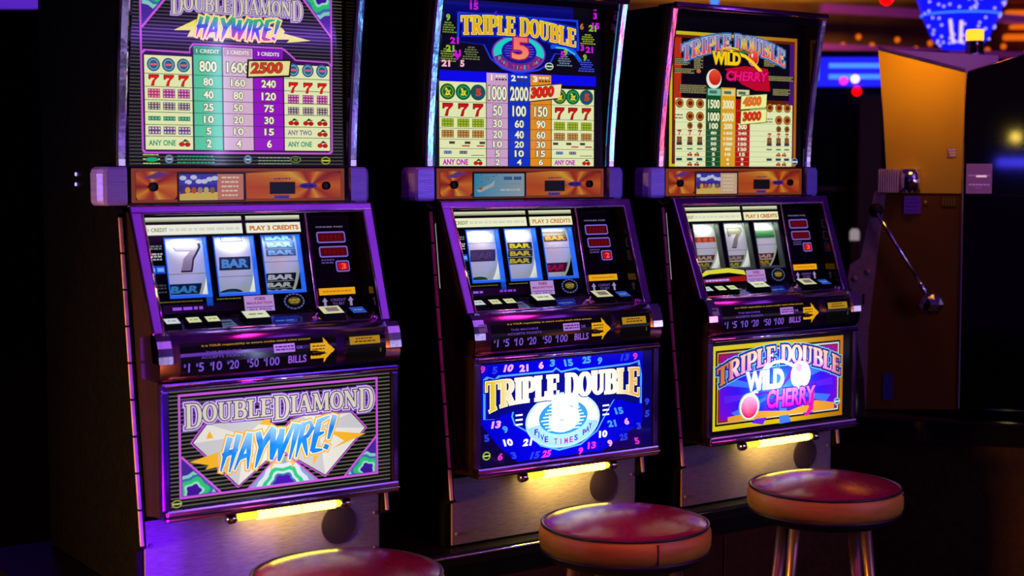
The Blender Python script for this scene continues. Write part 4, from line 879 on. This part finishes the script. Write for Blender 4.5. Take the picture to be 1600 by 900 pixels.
    a.oval(.078, 1.086, .025, .0175, (44, 52, 96), 2, 24); a.oval(.078, 1.086, .021, .014, (6, 6, 12), 3, 24)
    for k in range(16): t = 2 * math.pi * k / 16; a.oval(.078 + .0228 * math.cos(t), 1.086 + .0155 * math.sin(t), .0018, .0014, (120, 120, 170), 4, 6)
    a.oval(.078, 1.087, .015, .008, (90, 76, 24), 4, 16); smalltext(a, .066, .090, 1.089, .003, (170, 150, 60), 5, 1); smalltext(a, .068, .088, 1.084, .003, (150, 130, 50), 5, 2)
    a.text('WINNER PAID', .151, 1.2415, .219, 1.2450, (130, 110, 160), 3, .02)
    a.rect(.1405, 1.095, .230, 1.110, (236, 164, 20), 2); smalltext(a, .150, .222, 1.1025, .003, (190, 110, 10), 3, 3)
    for x in (.152, .216): a.poly([(x - .007, 1.081), (x, 1.090), (x + .007, 1.081), (x + .003, 1.081), (x + .003, 1.070), (x - .003, 1.070), (x - .003, 1.081)], (150, 130, 190), 3)
    a.text('CREDIT', .166, 1.081, .204, 1.0865, (104, 76, 150), 3, .01); a.text('TO BET', .170, 1.073, .200, 1.0785, (104, 76, 150), 3, .01)
    smalltext(a, .156, .19, 1.171, .003, (90, 70, 140), 2, 4); smalltext(a, .156, .186, 1.165, .003, (90, 70, 140), 2, 5)
    a.obj('artwork', 'art', rg)
    for x0, x1, z0, z1, hot in ((.1510, .2225, 1.2080, 1.2330, 0), (.1530, .2245, 1.1765, 1.2010, 0), (.1900, .2240, 1.1440, 1.1690, 1)):
        b = Art(lambda u, v, l: (u, -(qg(v) + .0016 + l), v)); b.rrect(x0, z0, x1, z1, .005, (120, 96, 200), 0); b.rrect(x0 + .003, z0 + .003, x1 - .003, z1 - .003, .003, (78, 4, 14), 1)
        if hot:
            b.rrect(x0 + .005, z0 + .005, x1 - .005, z1 - .005, .002, (200, 10, 26), 2); b.text('2' if i == 1 else '3', x0 + .013, z0 + .006, x1 - .009, z1 - .006, (255, 90, 60), 3, .03)
        else:
            for k in range(5): xx = x0 + .012 + k * .0105; b.text('8', xx, z0 + .007, xx + .006, z1 - .007, (108, 6, 16), 2)
        b.obj('led_window', 'art', rg)
    # divider between reels and counter panel
    O(BM().tube([(.1275, -qg(1.274) - .006, 1.274), (.1285, -qg(1.07) - .007, 1.068), (.125, -.112, 1.060), (.095, -.150, 1.050)], [.0045] * 4, 10), 'divider', 'violet_metal', 'divider')
    # reels
    R, zc = .090, 1.166
    for r, x in enumerate(wins):
        xc, qc = x + .005, .060 - .014 - R
        rl = O(BM().lathe([(R, -.0440), (R, .0440)], (xc, -qc, zc), 64, 'x'), 'reel', 'reelwhite', ('reel', x))
        reel_art(i, r, xc, qc, zc, R).obj('reel_strip', 'ink', rl)
    for x in wins:
        l = bpy.data.lights.new('reel_lamp', 'AREA'); l.shape = 'RECTANGLE'; l.size = .078; l.size_y = .010; l.energy = .052 if i < 2 else .044; l.color = (.92, .96, 1) if i < 2 else (.9, 1, .82)
        lo = bpy.data.objects.new('reel_lamp', l); COL.objects.link(lo); lo.parent = T; lo.location = (x + .002, -.0445, 1.2262); lo.rotation_euler = (math.radians(14), 0, 0)
    # button deck ------------------------------------------------------------
    O(BM().extr([(-.088, 1.062), (-.158, 1.042), (-.158, 1.030), (-.088, 1.030)], -.252, .252), 'button_deck', 'deck_metal', 'deck')
    O(BM().tube([(-.250, -.1585, 1.0435), (.250, -.1585, 1.0435)], .0028, 8), 'deck_bead', 'chrome', 'deckbead')
    def dz(q): return 1.062 - (q - .088) / .070 * .020
    a = Art(lambda u, v, l: (u, -v, dz(v) + .0004 + l))
    a.rect(-.115, .108, -.080, .146, (120, 140, 190), 1); a.rect(-.110, .118, -.085, .126, (50, 60, 90), 2); smalltext(a, -.108, -.086, .136, .004, (40, 50, 70), 3, 1)
    a.poly([(.010, .110), (.075, .110), (.055, .146), (.006, .146)], (20, 50, 190), 1); smalltext(a, .012, .054, .132, .006, (110, 150, 240), 2, 2)
    a.poly([(.10, .125), (.120, .112), (.120, .138)], (236, 150, 40), 1)
    a.obj('deck_print', 'art_dim', T)
    for x, w, d, top, q in ((-.219, .038, .030, (196, 206, 214), .131), (-.172, .036, .030, (206, 214, 150), .131), (-.131, .036, .030, (206, 214, 150), .131), (-.032, .062, .038, (214, 218, 180), .128), (.146, .058, .040, (206, 206, 160), .128), (.211, .042, .034, (40, 80, 190), .130)):
        if x == -.219 and i > 0: pass
        b = BM(); zz = dz(q); h = .0130 if w < .05 else .016; tilt = .16
        bb = bmesh.new(); bmesh.ops.create_cube(bb, size=1)
        for v in bb.verts:
            tx = (.5 if v.co.x > 0 else -.5) * (w - (.005 if v.co.z > 0 else 0)); ty = (.5 if v.co.y > 0 else -.5) * (d - (.008 if v.co.z > 0 else 0)); qq = q - ty
            v.co = Vector((x + tx, -q + ty, dz(q - ty) + (h + ty * tilt if v.co.z > 0 else -.004)))
        bmesh.ops.bevel(bb, geom=bb.edges[:], offset=.0015, segments=2, affect='EDGES'); b.bm(bb)
        bt = O(b, 'button', 'button', ('button', x))
        a = Art(lambda u, v, l: (u, -v, dz(v) + h + (q - v) * tilt + .0004 + l)); ww, dd = w / 2 - .0042, d / 2 - .0052
        a.rect(x - ww, q - dd, x + ww, q + dd, top, 0)
        if w > .05 and x < 0: smalltext(a, x - ww * .6, x + ww * .6, q, .005, (120, 130, 120), 1, 2)
        elif w > .05: a.rect(x - ww * .5, q - dd * .6, x + ww * .7, q + dd * .5, (130, 110, 110), 1)
        else: smalltext(a, x - ww * .6, x + ww * .6, q, .004, (140, 140, 120), 1, 1)
        a.obj('button_lens', 'art', bt)
    O(BM().lathe([(.011, 0), (.011, .004), (.007, .009), (.001, .010)], (.2405, -.150, 1.043), 20), 'deck_stud', 'violet_metal', 'stud')
    # bill door --------------------------------------------------------------
    bd = O(BM().extr([(-q, z) for q, z in NOSE] + [(-.10, .947), (-.10, 1.030)], -.2745, .2745, smooth=True), 'bill_door', 'violet_metal', 'nose')
    for s in (-1, 1):
        O(BM().extr([(-q * 1.0 - .0012, z) for q, z in NOSE[1:7]] + [(-.17, .985), (-.16, 1.03)], s * .248, s * .277), 'corner_cap', 'chrome', ('cap', s), bd)
    a = Art(lambda u, v, l: (u, -(qn(v) + .0009 + l), v))
    a.rect(-.232, .957, .118, 1.0235, (8, 3, 12), 0, 1, 10); a.rect(.142, .957, .238, 1.0215, (4, 5, 5), 0, 1, 8)
    a.text('It is YOUR responsibility to ensure credits match ticket amount', -.185, 1.0135, .058, 1.0185, (196, 150, 30), 2, .01)
    a.text('THIS MACHINE', -.178, 1.0010, -.100, 1.0055, (110, 70, 190), 2, .01); a.text('ACCEPTS TICKETS', -.188, .9915, -.092, .9965, (110, 70, 190), 2, .01)
    a.rect(-.028, .992, .020, 1.0095, (176, 120, 214), 2); smalltext(a, -.024, .017, 1.004, .003, (60, 20, 110), 3, 1); smalltext(a, -.024, .017, .998, .003, (60, 20, 110), 3, 2); a.text('OR', .024, .997, .038, 1.003, (120, 80, 190), 2, .02)
    for x, s in ((-.226, '$1'), (-.200, '$5'), (-.170, '$10'), (-.133, '$20'), (-.089, '$50'), (-.052, '$100')):
        w = {2: .017, 3: .026, 4: .036}[len(s)]; a.text('$', x, .976, x + .005, .983, (120, 80, 210), 2, .02); a.text(s[1:], x + .006, .966, x + w, .984, (128, 88, 220), 2, .01)
    a.text('BILLS', .004, .968, .046, .984, (150, 90, 220), 2, .02)
    a.poly([(.056, .998), (.056, 1.0), (.056, 1.006), (.087, 1.006), (.087, 1.017), (.1125, .990), (.087, .964), (.087, .974), (.056, .974)], (232, 168, 10), 2)
    for k in range(4): smalltext(a, .060, .092 - (k > 2) * .012, 1.000 - k * .0065, .0026, (70, 40, 0), 3, k)
    a.rect(.150, .997, .224, 1.0135, (176, 130, 24), 2); smalltext(a, .165, .208, 1.009, .003, (90, 60, 10), 3, 4); smalltext(a, .162, .212, 1.003, .003, (90, 60, 10), 3, 5)
    a.rect(.222, .978, .226, .987, (60, 70, 20), 2); a.rect(-.264, 1.002, -.242, 1.020, (90, 60, 110), 2) if i else None
    a.obj('door_print', 'art', bd)
    # belly door -------------------------------------------------------------
    f = BM().box(-.272, .272, -.200, -.178, .929, .945, .003).box(-.272, -.2555, -.198, -.170, .688, .930, .003).box(.2575, .272, -.198, -.170, .688, .930, .003)
    O(f, 'belly_door', 'belly_frame', 'bellyframe')
    O(BM().tube([(-.266, -.203, .9375), (.266, -.203, .9375)], .0045, 8), 'door_bead', 'chrome', 'bead2')
    O(BM().box(-.268, .268, -.206, -.178, .666, .690, .004), 'belly_rail', 'violet_metal', 'bellyrail')
    O(BM().tube([(-.268, -.207, .676), (.268, -.207, .676)], .003, 8), 'rail_bead', 'chrome', 'bead3')
    bg_ = O(BM().box(-.256, .258, -.190, -.184, .688, .930), 'belly_glass', 'black', 'bellyglass')
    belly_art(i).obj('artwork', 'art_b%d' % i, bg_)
    # kick plate, lamp, speaker ---------------------------------------------
    kp = O(BM().box(-.2755, .2755, -.104, -.098, .494, .652, .0015), 'kick_plate', 'brushed', 'kick')
    O(BM().lathe([(.0440, -.1035), (.0440, -.1065), (.0425, -.1075), (.0420, -.1055)], (.173, 0, .586), 40, 'y'), 'speaker_grille', 'spk', 'spk', kp)
    for x in (-.263, .263):
        for z in (.520, .600): O(BM().lathe([(.0045, -.1035), (.0045, -.1055), (.003, -.1068), (.0005, -.1070)], (x, 0, z), 12, 'y'), 'screw', 'brushed', ('screw', x, z), kp)
    lm = O(BM().tube([(-.090, -.146, .644), (.150, -.146, .644)], .0085, 14), 'lamp_tube', 'lampdim', 'lamp')
    O(BM().tube([(-.045, -.146, .644), (.055, -.146, .644)], .0105, 14).tube([(.058, -.146, .644), (.140, -.146, .644)], .0098, 14), 'lamp_sleeve', 'lampglass', 'lamps', lm)
    for x, e in ((.0, .42), (.10, .16)):
        l = bpy.data.lights.new('lamp_light', 'AREA'); l.shape = 'RECTANGLE'; l.size = .11; l.size_y = .012; l.energy = e * (.6, 1.25, .7)[i]; l.color = (1, .80, .08); l.spread = math.radians(150)
        lo = bpy.data.objects.new('lamp_light', l); COL.objects.link(lo); lo.parent = T; lo.location = (x, -.150, .632); lo.rotation_euler = (math.radians(38), 0, 0)
    for x in (-.104, .164): O(BM().lathe([(.007, x - .012), (.0125, x - .008), (.0125, x + .006), (.010, x + .012)], (0, -.146, .643), 20, 'x').box(x - .006, x + .006, -.150, -.140, .645, .668), 'lamp_socket', 'chrome', ('sock', x), lm)
    return T
M['blue_rim'] = princ('blue_lit_window_rim', (.0, .05, .3), .25, 0, .5, (.012, .13, .85), .85)
M['grey_rim'] = princ('grey_green_window_rim', (.10, .13, .11), .35, 0, .5, (.10, .16, .13), .10)
M['deck_metal'] = noisy(princ('blue_violet_deck', (.3, .25, .7), .16, .9), 12, (.22, .16, .6), (.4, .35, .8), 0, (.1, .22))
M['belly_frame'] = noisy(princ('dark_violet_door_frame', (.10, .05, .28), .2, .9), 12, (.07, .03, .2), (.16, .09, .4), 0, (.12, .28))
slots = [slot_machine(i) for i in range(3)]
for s, (z) in ((slots[0], 0),):
    for zz, qq in ((1.360, -.222), (1.338, -.2235)):
        BM().lathe([(.004, -.2925), (.004, -.289)], (0, -qq, zz), 12, 'x').obj('side_bolt', 'lilac_spot', s)  # glowing material paints the chrome glint on the bolts

# low stand that carries the three machines
stand = tag(empty('slot_stand', L2W(ORG[1], 0, 0), ROT), 'long dark brown stand under the three slot machines', 'stand')
BM().box(-1.20, 1.06, -.150, .50, .455, .490, .004).obj('stand_top', 'black', stand)
BM().tube([(-1.20, -.152, .481), (1.06, -.152, .481)], .0035, 8).obj('edge_trim', 'chrome', stand)
BM().box(-1.19, 1.05, -.120, .49, .41, .455).obj('stand_rail', 'laminate', stand)
for k in range(9):
    x0 = -1.19 + k * .249; BM().box(x0 + .002, x0 + .247, -.136, .48, .0, .41, .002, 1).obj('stand_panel', 'plinth', stand, key='standp%d' % k)

# ------------------------------------------------------------------ stools
def stool(loc, rot, label, first=[None]):
    if first[0] is None:
        t = empty('bar_stool', (0, 0, 0)); R = .181
        n = 60; pr = [(max(.001, .172 * k / 12), .642 - .0285 * (k / 12) ** 2) for k in range(13)] + [(.1755, .6100)]
        BM().lathe(pr[::-1], (0, 0, 0), 64).obj('seat_cushion', 'maroon', t)
        BM().tube([(.1765 * math.cos(2 * math.pi * k / 60), .1765 * math.sin(2 * math.pi * k / 60), .6115) for k in range(61)], .0035, 8, False).obj('seat_piping', 'stitch', t)
        band = BM().lathe([(.170, .558), (.178, .561), (.1825, .571), (.1835, .585), (.1825, .599), (.178, .608), (.1755, .6125)], (0, 0, 0), 64).obj('seat_band', 'tan', t)
        BM().box(-.0012, .0012, -.1845, -.180, .564, .606).obj('band_seam', 'stitch', band)
        BM().tube([(.176 * math.cos(2 * math.pi * k / 60), .176 * math.sin(2 * math.pi * k / 60), .558) for k in range(61)], .0045, 8, False).obj('lower_piping', 'stitch', t)
        BM().lathe([(.150, .535), (.160, .540), (.168, .558)], (0, 0, 0), 40).obj('seat_base', 'rubber', t)
        for k in range(4):
            a = math.radians(45 + 90 * k); c, s_ = math.cos(a), math.sin(a)
            BM().tube([(.115 * c, .115 * s_, .536), (.150 * c, .150 * s_, .26), (.185 * c, .185 * s_, .012)], [.0145, .0125, .0105], 12).obj('leg', 'stoolsteel' if k != 9 else 'rubber', t)
        BM().tube([(.158 * math.cos(2 * math.pi * k / 40), .158 * math.sin(2 * math.pi * k / 40), .22) for k in range(41)], .008, 10, False).obj('foot_ring', 'stoolsteel', t)
        first[0] = t
    else:
        src = first[0]; t = src.copy(); COL.objects.link(t)
        for ch in list(src.children):
            c = ch.copy(); COL.objects.link(c); c.parent = t
            for g in ch.children: d = g.copy(); COL.objects.link(d); d.parent = c
    t.location = (loc[0], loc[1], 0); t.scale = (1, 1, 1.018); t.rotation_euler = (0, 0, rot); return tag(t, label, 'stool', 'round stools in front of the machines')
stool((-.307, 2.746, 0), .9, 'round stool cut by the bottom edge of the photo, glowing yellow on its maroon seat')
stool((.240, 3.150, 0), .3, 'round maroon-topped stool with tan band in front of the blue-glass machine')
stool((.743, 3.522, 0), 1.2, 'round maroon-topped stool with tan band, farthest right, by the yellow-bordered machine')

# ------------------------------------------------------------------ second bank, seen from its side
R4 = math.radians(-18); O4 = Vector((1.19, 4.9, 0))
def W4(s, d, z=0.): return O4 + Vector((math.cos(R4), math.sin(R4), 0)) * s + Vector((-math.sin(R4), math.cos(R4), 0)) * d + Vector((0, 0, z))
t = tag(empty('slot_machine', O4, R4), 'gold-sided slot machine seen from its side, with pull handle', 'slot machine', 'machines of the side-on bank')
up = [(-.008, 1.755), (.263, 1.678), (.2615, 1.294), (.025, 1.294), (.025, 1.37), (.012, 1.546)]
lo_ = [(.025, 1.291), (.2615, 1.291), (.266, .596), (-.027, .582), (-.022, .843), (.0, 1.076)]
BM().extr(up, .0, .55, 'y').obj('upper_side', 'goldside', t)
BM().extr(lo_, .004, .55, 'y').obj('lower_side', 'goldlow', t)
BM().tube([(.2645, -.001, 1.676), (.263, -.001, 1.30), (.2665, -.001, .60)], .0028, 8).obj('edge_trim', 'molding', t)
BM().extr([(.025, 1.297), (-.010, 1.299), (-.051, 1.082), (-.085, 1.060), (-.091, 1.012), (-.071, .936), (-.072, .866), (-.033, .688), (-.027, .582), (-.024, .70), (-.022, .843), (.0, 1.076)], -.006, .10, 'y').obj('front_flange', 'pinkflange', t)
for s, z in ((-.068, 1.014), (-.027, 1.038)): BM().lathe([(.009, -.006), (.009, -.010), (.004, -.013)], (s, 0, z), 14, 'y').obj('flange_bolt', 'pinkflange', t)
BM().box(-.042, -.036, -.0075, -.003, .93, .965).obj('flange_slot', 'rubber', t)
BM().extr([(-.008, 1.757), (.263, 1.680), (.263, 1.690), (-.008, 1.767)], -.004, .56, 'y').obj('top_trim', 'violet_metal', t)
e = BM()
for k in range(9):
    x = .004 + k * .0072; e.box(x, x + .0046, -.045, -.006, 1.297, 1.372, .0018)
e.box(.002, .068, -.012, .0, 1.299, 1.370, .002)
se = BM().tube([(.101, -.010, 1.297), (.101, -.010, 1.372)], .033, 28).obj('speaker_end', 'chrome', t)
e.obj('ribbed_cover', 'molding', se)
hd = BM().lathe([(.022, .0), (.022, -.035), (.014, -.045), (.002, -.047)], (-.003, -.006, 1.239), 24, 'y').obj('handle_hub', 'rubber', t)
BM().tube([(-.003, -.045, 1.239), (.060, -.050, 1.135), (.139, -.055, 1.012)], [.0065, .006, .005], 12).obj('handle_arm', 'chrome', t)
kb = BM().tube([(.139, -.055, 1.012), (.160, -.056, .972)], .009, 12).obj('handle_ferrule', 'chrome', t)
b = bmesh.new(); bmesh.ops.create_icosphere(b, subdivisions=2, radius=.040)
for v in b.verts: v.co = v.co + Vector((.178, -.058, .942))
BM().bm(b).obj('handle_knob', 'chrome', t)
def sheet(): return Art(lambda u, v, l: (u, .0005 - l, v))
a = sheet(); a.rect(.083, 1.228, .135, 1.285, (70, 22, 120), 2)
for k in range(4): smalltext(a, .088, .13, 1.275 - k * .012, .004, (40, 16, 90), 3, k)
a.obj('side_label', 'art_dim', t)
a = sheet(); a.oval(.150, 1.267, .008, .012, (70, 30, 15), 2, 14); a.oval(.150, 1.267, .004, .004, (150, 90, 30), 3, 10); a.obj('side_lock', 'art_dim', t)
a = sheet(); a.rect(.199, 1.252, .245, 1.286, (50, 20, 6), 2)
for k in range(5): a.rect(.202 + k * .0087, 1.255, .207 + k * .0087, 1.283, (80, 40, 12), 3)
a.obj('side_vent', 'art_dim', t)
a = sheet(); a.rect(.028, .618, .058, .703, (20, 10, 70), 2); a.obj('blue_reflection', 'art_dim', t)  # bluish reflection on the side, painted as a flat patch
a = Art(lambda u, v, l: (u, -.002 - l, v)); a.rect(.213, 1.409, .241, 1.439, (150, 70, 50), 2)
for k in range(3): a.rect(.216 + .003 * k, 1.431 - k * .009, .240, 1.437 - k * .009, (210, 130, 140), 3)
a.obj('side_mark', 'art_dim', t)
u = tag(empty('slot_machine', W4(.27, 0), R4), 'black-sided slot machine at the right edge, back to back with the gold one', 'slot machine', 'machines of the side-on bank')
BM().extr([(.0, 1.678), (.30, 1.768), (.30, .60), (.0, .596)], .01, .55, 'y').obj('side_panel', 'void', u)
BM().tube([(.0, .008, 1.680), (.30, .008, 1.770)], .0025, 8).obj('edge_trim', 'violet_metal', u)
a = Art(lambda x, v, l: (x, .006 - l, v)); a.rect(.006, 1.296, .080, 1.386, (78, 30, 84), 0); a.rect(.010, 1.350, .076, 1.353, (150, 80, 160), 1); a.rect(.034, 1.346, .066, 1.3515, (235, 190, 210), 2); smalltext(a, .012, .076, 1.322, .004, (150, 90, 170), 1, 3); smalltext(a, .03, .05, 1.312, .003, (120, 60, 130), 1, 4)
BM().box(.004, .082, .006, .012, 1.294, 1.388, .001).obj('side_plaque', 'plaque', u); a.obj('plaque_print', 'art', u)
BM().box(.0, .30, .002, .012, 1.286, 1.291).obj('side_seam', 'black', u)
v = tag(empty('bank_stand', O4, R4), 'low black ledge and brown stand under the side-on machines', 'stand')
BM().box(-.20, .85, -.14, .75, .505, .580, .006).obj('stand_top', 'gloss_black', v)
BM().box(-.19, .84, -.115, .74, .0, .505).obj('stand_body', 'plinth', v)

# tower lamp behind the valley between the two tops
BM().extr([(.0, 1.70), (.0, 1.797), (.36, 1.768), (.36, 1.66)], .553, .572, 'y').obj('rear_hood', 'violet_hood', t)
cl = tag(empty('tower_lamp', W4(.278, .645, .580)), 'small clear tower lamp with glowing orange cap above the machine tops', 'lamp')
BM().lathe([(.030, .0), (.012, .01), (.012, 1.17), (.070, 1.18), (.070, 1.192)], (0, 0, 0), 20).obj('lamp_post', 'rubber', cl)
BM().lathe([(.038, 1.192), (.033, 1.21), (.030, 1.242), (.030, 1.248)], (0, 0, 0), 20).obj('lamp_body', 'smoked', cl)
BM().lathe([(.029, 1.248), (.031, 1.252), (.031, 1.284), (.028, 1.288)], (0, 0, 0), 20).obj('lamp_cap', 'orange_lamp', cl)

# ------------------------------------------------------------------ blurred hall behind
# blue bead chandelier
ch = tag(empty('bead_chandelier', (2.655, 9.0, 2.08)), 'blue bead chandelier hanging in the background at upper right', 'chandelier')
BM().lathe([(.10, .0), (.16, .06), (.215, .18), (.255, .30), (.275, .42), (.27, .52)], (0, 0, 0), 40).obj('shade', 'blue_led', ch)
for r, z in ((.228, .20), (.273, .42)): BM().tube([(r * math.cos(2 * math.pi * k / 40), r * math.sin(2 * math.pi * k / 40), z) for k in range(41)], .0045, 8, False).obj('hoop', 'cyan_led', ch)
def rch(z):
    P = [(.10, .0), (.16, .06), (.215, .18), (.255, .30), (.275, .42), (.27, .52)]
    for (r0, z0), (r1, z1) in zip(P, P[1:]):
        if z0 <= z <= z1: return r0 + (r1 - r0) * (z - z0) / (z1 - z0)
    return .27
bead = BM(); bb = bmesh.new(); bmesh.ops.create_icosphere(bb, subdivisions=1, radius=.009); bead.bm(bb); bme = bead.mesh('bead')
rn = random.Random(2)
for k in range(110):
    z = rn.uniform(.02, .50); a_ = rn.uniform(math.pi * 1.02, math.pi * 1.98); r = rch(z) + .004
    o = link('bead', bme, 'lilac_spot', ch, (r * math.cos(a_), r * math.sin(a_), z))
for a_, z0, z1 in ((4.15, .03, .16), (4.45, .03, .15), (4.18, .28, .38), (4.48, .28, .38)):
    BM().tube([((rch(z) + .004) * math.cos(a_), (rch(z) + .004) * math.sin(a_), z) for z in (z0, (z0 + z1) / 2, z1)], .010, 8).obj('crystal_strand', 'crystal', ch)
BM().tube([(0, 0, .5), (0, 0, 1.22)], .012, 8).obj('hanging_rod', 'chrome', ch)
# blue screen band
pw = BM().box(1.2, 2.62, 9.10, 9.2, 0, 2.08).obj('wall_partition', 'darkwall'); tag(pw, 'dark partition wall behind the blue light band', kind='structure')
sg = tag(empty('led_sign', (2.0, 9.0, 1.95)), 'long glowing blue light band in the background, left of the gold machine', 'sign')
BM().box(-.22, .30, .0, .10, -.085, .085).obj('sign_body', 'blue_led', sg)
for z in (-.03, .035): BM().box(-.12, .30, -.01, .0, z - .014, z + .014).obj('light_bar', 'cyan_led', sg)
BM().box(-.21, -.18, -.01, .0, -.05, .05).obj('light_bar', 'cyan_led', sg)
for x, z, m, lab in ((2.033, 1.905, 'white_lamp', 'pale pink-white lamp glowing below the blue light band'), (1.965, 1.895, 'magenta_lamp', 'magenta lamp left of the pale lamp under the blue light band'), (2.070, 1.838, 'red_lamp', 'small red lamp just below the blue light band'), (2.190, 2.372, 'red_big', 'large red lamp near the top edge, right of the nearest ceiling corner')):
    r = .042 if m == 'red_big' else .024
    
    if m == 'red_big':
        o = tag(empty('hanging_lamp', (x, 8.9, z)), lab, 'lamp'); BM().lathe([(.008, -r), (r * .7, -r * .7), (r, 0), (r * .7, r * .7), (.008, r)], (0, 0, 0), 20).obj('lamp_globe', m, o); BM().tube([(0, 0, r), (0, 0, 3.3 - z)], .006, 8).obj('lamp_rod', 'rubber', o)
    else:
        o = BM().lathe([(r * .2, -.02), (r, -.012), (r, .0)], (0, 0, 0), 20, 'y').obj('signal_lamp', m, None, (x, 9.10 if z < 1.86 else 8.985, z)); tag(o, lab, 'lamp')
# coffered soffit with violet beams and amber lamps
def beam(x0, x1, Y, z0, z1, h, label):
    o = BM().add([(x0, Y, z0), (x1, Y, z1), (x1, Y, z1 + h), (x0, Y, z0 + h), (x0, Y + .15, z0), (x1, Y + .15, z1), (x1, Y + .15, z1 + h), (x0, Y + .15, z0 + h)], [(0, 1, 2, 3), (7, 6, 5, 4), (0, 4, 5, 1), (1, 5, 6, 2), (2, 6, 7, 3), (3, 7, 4, 0)]).obj('ceiling_beam', 'violet_neon', None); tag(o, label, 'beam')
beam(2.45, 6.0, 12.0, 2.62, 2.42, .055, 'upper violet-lit ceiling beam in the far background'); beam(1.7, 6.0, 12.2, 2.375, 2.19, .04, 'lower violet-lit ceiling beam in the far background')
so = BM().box(-1, 7.5, 12.6, 12.7, 2.1, 2.75).obj('trim_1', 'soffit'); tag(so, 'brown soffit board behind the violet beams', kind='structure')
so = BM().box(-1, 7.5, 12.5, 14, 2.75, 2.80).obj('trim_2', 'ceilgold'); tag(so, 'gold underside of the soffit', kind='structure')
rn = random.Random(9)
lamp_me = BM().lathe([(.006, -.02), (.021, -.01), (.023, .0)], (0, 0, 0), 14, 'y').mesh('lamp')
for k in range(26):
    x = 2.25 + k * .155 + rn.uniform(-.04, .04); row = k % 2; z = 2.50 - (x - 2.2) * .055 - row * .055 + rn.uniform(-.02, .02)
    o = link('soffit_lamp', lamp_me, 'amber_lamp', None, (x, 12.60, z)); tag(o, 'small amber lamp among many between the violet ceiling beams', 'lamp', 'amber lamps of the soffit')
for k, (x, z, w, h) in enumerate([(4.20, 2.66, .24, .035), (4.20, 2.60, .24, .03), (4.22, 2.545, .20, .03), (4.20, 2.46, .26, .045)]):
    o = BM().box(x - w / 2, x + w / 2, 12.50, 12.60, z - h / 2, z + h / 2, .01).obj('light_bar', 'amber_lamp', None); tag(o, ['topmost', 'second', 'third', 'lowest'][k] + ' orange light bar at the upper right edge', 'lamp', 'orange light bars')
# blue tube above the far machine
o = BM().tube([(1.225, 9.2, 2.365), (1.225, 9.2, 3.3)], .024, 14).obj('neon_tube', 'cyan_led', None); tag(o, 'blue neon tube rising behind the yellow-bordered machine', 'lamp')
# violet ceiling panel, upper left corner
o = BM().box(-2.9, -2.25, 7.0, 7.3, 2.135, 3.3, .03).obj('hanging_light', 'violet_panel', None); tag(o, 'violet light box in the upper left corner', 'lamp')
# dim posts and shelf between the machines
o = BM().box(2.02, 2.16, 8.8, 8.95, 0, 1.80, .01).obj('pillar', 'post_brown', None); tag(o, 'dim brown pillar between the far machine and the gold one', 'pillar')
o = BM().box(1.70, 2.02, 9.06, 9.10, 1.24, 1.27).obj('shelf_rail', 'post_brown', None); tag(o, 'dull brown rail in the background behind the far machine', 'rail')
pt = tag(empty('candle_post', (1.80, 7.9, 0)), 'pale-capped short post in the dark behind the far machine', 'post')
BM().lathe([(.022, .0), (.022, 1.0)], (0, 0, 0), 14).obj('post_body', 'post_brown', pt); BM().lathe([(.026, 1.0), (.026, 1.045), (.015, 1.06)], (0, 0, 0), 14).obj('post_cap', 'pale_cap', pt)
